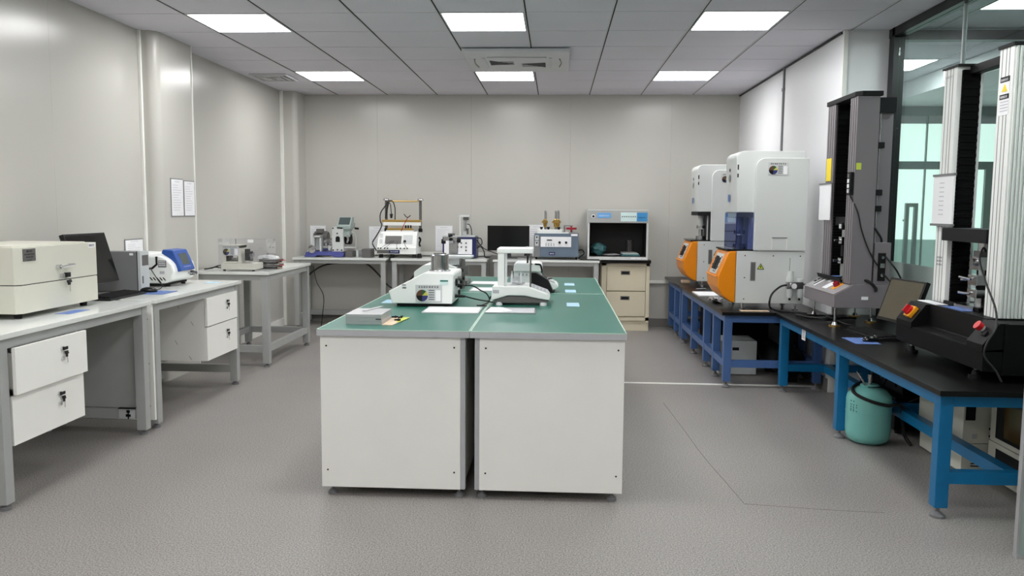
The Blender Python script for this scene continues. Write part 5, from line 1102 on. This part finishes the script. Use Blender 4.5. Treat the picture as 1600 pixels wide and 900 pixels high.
g = MB().m(0).cyl((2.19, 4.38, 1.20), (2.19, 4.38, 1.245), .03).box(2.15, 2.23, 4.34, 4.42, 1.10, 1.17, bev=.005).m(1).box(2.155, 2.225, 4.345, 4.415, 1.17, 1.20).m(0).cyl((2.13, 4.38, 1.14), (2.16, 4.38, 1.14), .02)
g.xf(Matrix.Translation((.04, 0, 0)))
part('load_cell', g, ['steel', 'iron'], t)
g = MB().m(0).box(2.14, 2.235, 4.33, 4.43, 1.02, 1.075, bev=.006).cyl((2.19, 4.38, 1.075), (2.19, 4.38, 1.10), .02).tube([(2.14, 4.40, 1.05), (2.12, 4.42, 1.055), (2.10, 4.44, 1.06)], .008, 7).cyl((2.11, 4.44, 1.045), (2.14, 4.42, 1.05), .009)
g.xf(Matrix.Translation((.04, 0, 0)))
part('upper_grip', g, ['steel'], t, 'steel upper grip')
g = MB().m(0).box(2.14, 2.235, 4.33, 4.43, .955, 1.0, bev=.006).cyl((2.19, 4.38, .893), (2.19, 4.38, .955), .03).tube([(2.14, 4.40, .975), (2.12, 4.42, .975), (2.10, 4.44, .978)], .008, 7).box(2.10, 2.24, 4.28, 4.48, .893, .915, bev=.003)
g.xf(Matrix.Translation((.04, 0, 0)))
part('lower_grip', g, ['steel'], t, 'steel lower grip')
part('sensor_cable', MB().tube([(2.22, 4.34, 1.20), (2.17, 4.27, 1.22), (2.13, 4.22, 1.16), (2.10, 4.08, 1.05), (2.07, 3.93, .95), (2.03, 3.84, .87), (1.99, 3.83, .80), (1.98, 3.825, .74), (2.02, 3.80, .68), (2.04, 3.78, .63)], .005, 7), 'cable', t)

# ================================================================ UNDER THE RIGHT BENCHES
t = thing('gas_cylinder', 'mint green gas cylinder with wire handles standing under the bright blue bench', 'gas cylinder', (1.915, 4.985, 0))
cx, cy, r = 1.915, 4.985, .130
zt = .345
part('tank', MB().lathe([(.001, .002), (.088, .004), (.114, .02), (.127, .05), (r, .08), (r, .185), (.1315, .188), (.1315, .194), (r, .197), (r, .265), (.123, .295), (.10, .322), (.066, .338), (.048, .342), (.001, .344)], cx, cy, 48), 'mint', t)
part('collar', MB().lathe([(.05, .342), (.055, .352), (.05, .357), (.001, .358)], cx, cy, 24), 'mint', t)
part('valve', MB().cyl((cx, cy, .352), (cx, cy, .392), .010).cyl((cx, cy, .392), (cx, cy, .417), .014), 'steel', t)
part('handle', MB().tube([(cx-.035, cy-.03, .350), (cx-.075, cy-.03, .422), (cx-.085, cy-.02, .440)], .006, 7, smooth=False), 'steel', t, 'metal handle')
part('handle', MB().tube([(cx-.03, cy-.055, .348), (cx+.05, cy-.05, .348), (cx+.105, cy-.02, .417), (cx+.09, cy, .437), (cx+.06, cy, .402)], .006, 7, smooth=False), 'steel', t, 'metal handle')
mk = MB()
for j, (zz, n) in enumerate(((.262, 2), (.24, 3), (.226, 3), (.213, 2), (.203, 3))):
    for k in range(n):
        a = math.radians(200+9*k); 
        mk.box(cx+r*math.cos(a)-.0012, cx+r*math.cos(a)+.0008, cy+r*math.sin(a)-.007, cy+r*math.sin(a)+.007, zz, zz+.005)
part('print', mk, 'ink', t)
solo('rubber_hose', MB().tube([(cx-.02, cy+.09, .349), (cx-.10, cy+.0, .334), (cx-.105, cy-.07, .309), (cx-.04, cy-.135, .282), (cx+.06, cy-.14, .259), (cx+.15, cy-.09, .25), (cx+.18, cy-.06, .15), (cx+.20, cy-.05, .06), (cx+.22, cy-.1, .012)], .010, 8), 'rubber', 'thick black hose draped over the mint gas cylinder', 'hose', (cx+.1, cy, .0))
def pc_case(name, label, cat, x0, x1, y0, y1, z0, z1, extra, m='cream', grp=None):
    t = thing(name, label, cat, ((x0+x1)/2, (y0+y1)/2, z0), grp)
    b = part('case', B(x0, x1, y0, y1, z0+(.008 if z0 < .02 else .004), z1, bev=.004), m, t)
    for x in (x0+.03, x1-.03):
        for y in (y0+.04, y1-.04): part('foot', B(x-.012, x+.012, y-.012, y+.012, z0, z0+(.009 if z0 < .02 else .005)), 'rubber', t)
    if extra: extra(t, x0, x1, y0, y1, z0, z1)
    return t
def ex1(t, x0, x1, y0, y1, z0, z1):
    v = MB()
    for k in range(5): v.box(x0+.05, x0+.12, y0-.002, y0, z0+.04+.014*k, z0+.046+.014*k)
    part('vent_slots', v, 'ink', t)
def ex2(t, x0, x1, y0, y1, z0, z1):
    part('drive_bay', B(x0+.01, x0+.06, y0-.003, y0, z0+.13, z1-.01), 'ink', t)
    part('socket', MB().m(0).box(x0+.17, x0+.205, y0-.003, y0, z0+.075, z0+.095).box(x0+.17, x0+.205, y0-.003, y0, z0+.035, z0+.055).cyl((x0+.14, y0-.003, z0+.085), (x0+.14, y0, z0+.085), .006).cyl((x0+.14, y0-.003, z0+.045), (x0+.14, y0, z0+.045), .006), 'ink', t)
    part('badge', B(x0+.05, x0+.075, y0-.002, y0, z0+.03, z0+.055), 'greyink', t)
pc_case('computer_case', 'lower cream case with vent slots under the right foreground bench', 'computer', 2.19, 2.345, 4.40, 4.90, .0, .165, ex1, grp='cream cases under the right foreground bench')
pc_case('computer_case', 'upper cream case with a black drive bay under the right foreground bench', 'computer', 2.185, 2.35, 4.39, 4.92, .166, .47, ex2, grp='cream cases under the right foreground bench')
def ex3(t, x0, x1, y0, y1, z0, z1):
    part('window_frame', MB().box(x0-.004, x0, y0+.04, y1-.06, z0+.03, z1-.03), 'ink', t)
    part('window', MB().box(x0-.006, x0-.004, y0+.07, y1-.14, z0+.05, z1-.05), 'amber', t, 'amber tinted window')
    part('latch', MB().cyl((x0-.03, y0+.02, z0+.16), (x0, y0+.02, z0+.16), .008), 'steel', t)
pc_case('oven_box', 'cream box with an amber tinted window under the near end of the right bench', 'box', 2.31, 2.45, 3.86, 4.36, .20, .48, ex3, m='cream')
def ex4(t, x0, x1, y0, y1, z0, z1): part('opening', B(x0-.003, x0, y0+.05, y1-.08, z0+.09, z1-.025), 'ink', t)
pc_case('storage_box', 'cream box with a dark slot below the amber windowed box', 'box', 2.31, 2.45, 3.84, 4.37, .0, .199, ex4, m='cream')
t = thing('vacuum_pump', 'dark machine with cables under the bench behind the gas cylinder', 'pump', (2.3, 5.45, 0))
part('housing', MB().box(2.14, 2.44, 5.15, 5.62, .03, .24, bev=.01).box(2.2, 2.42, 5.2, 5.55, .24, .33, bev=.01), 'blackbase', t)
part('motor', MB().cyl((2.20, 5.3, .38), (2.40, 5.3, .38), .06), 'iron', t)
for x in (2.18, 2.40):
    for y in (5.2, 5.57): part('foot', MB().cyl((x, y, 0), (x, y, .032), .015), 'rubber', t)
part('cables', MB().tube([(2.16, 5.2, .3), (2.12, 5.1, .36), (2.2, 5.0, .38), (2.3, 5.05, .30), (2.2, 5.1, .22)], .007, 6).tube([(2.3, 5.12, .35), (2.25, 5.02, .28), (2.32, 4.98, .20), (2.2, 5.0, .10)], .006, 6), 'cable', t)
def ex5(t, x0, x1, y0, y1, z0, z1):
    part('slot', B(x0+.11, x0+.165, y0-.003, y0, z1-.08, z1-.055), 'ink', t)
pc_case('control_unit', 'light grey control box on the floor under the blue bench of the orange machine', 'box', 1.405, 1.72, 6.96, 7.29, .0, .295, ex5, m='lgrey')
t = thing('added_compressor', 'added black compressor filling the dark space under the nearest blue bench', 'compressor', (1.93, 6.95, 0))  # added black body that makes the space below the bench dark
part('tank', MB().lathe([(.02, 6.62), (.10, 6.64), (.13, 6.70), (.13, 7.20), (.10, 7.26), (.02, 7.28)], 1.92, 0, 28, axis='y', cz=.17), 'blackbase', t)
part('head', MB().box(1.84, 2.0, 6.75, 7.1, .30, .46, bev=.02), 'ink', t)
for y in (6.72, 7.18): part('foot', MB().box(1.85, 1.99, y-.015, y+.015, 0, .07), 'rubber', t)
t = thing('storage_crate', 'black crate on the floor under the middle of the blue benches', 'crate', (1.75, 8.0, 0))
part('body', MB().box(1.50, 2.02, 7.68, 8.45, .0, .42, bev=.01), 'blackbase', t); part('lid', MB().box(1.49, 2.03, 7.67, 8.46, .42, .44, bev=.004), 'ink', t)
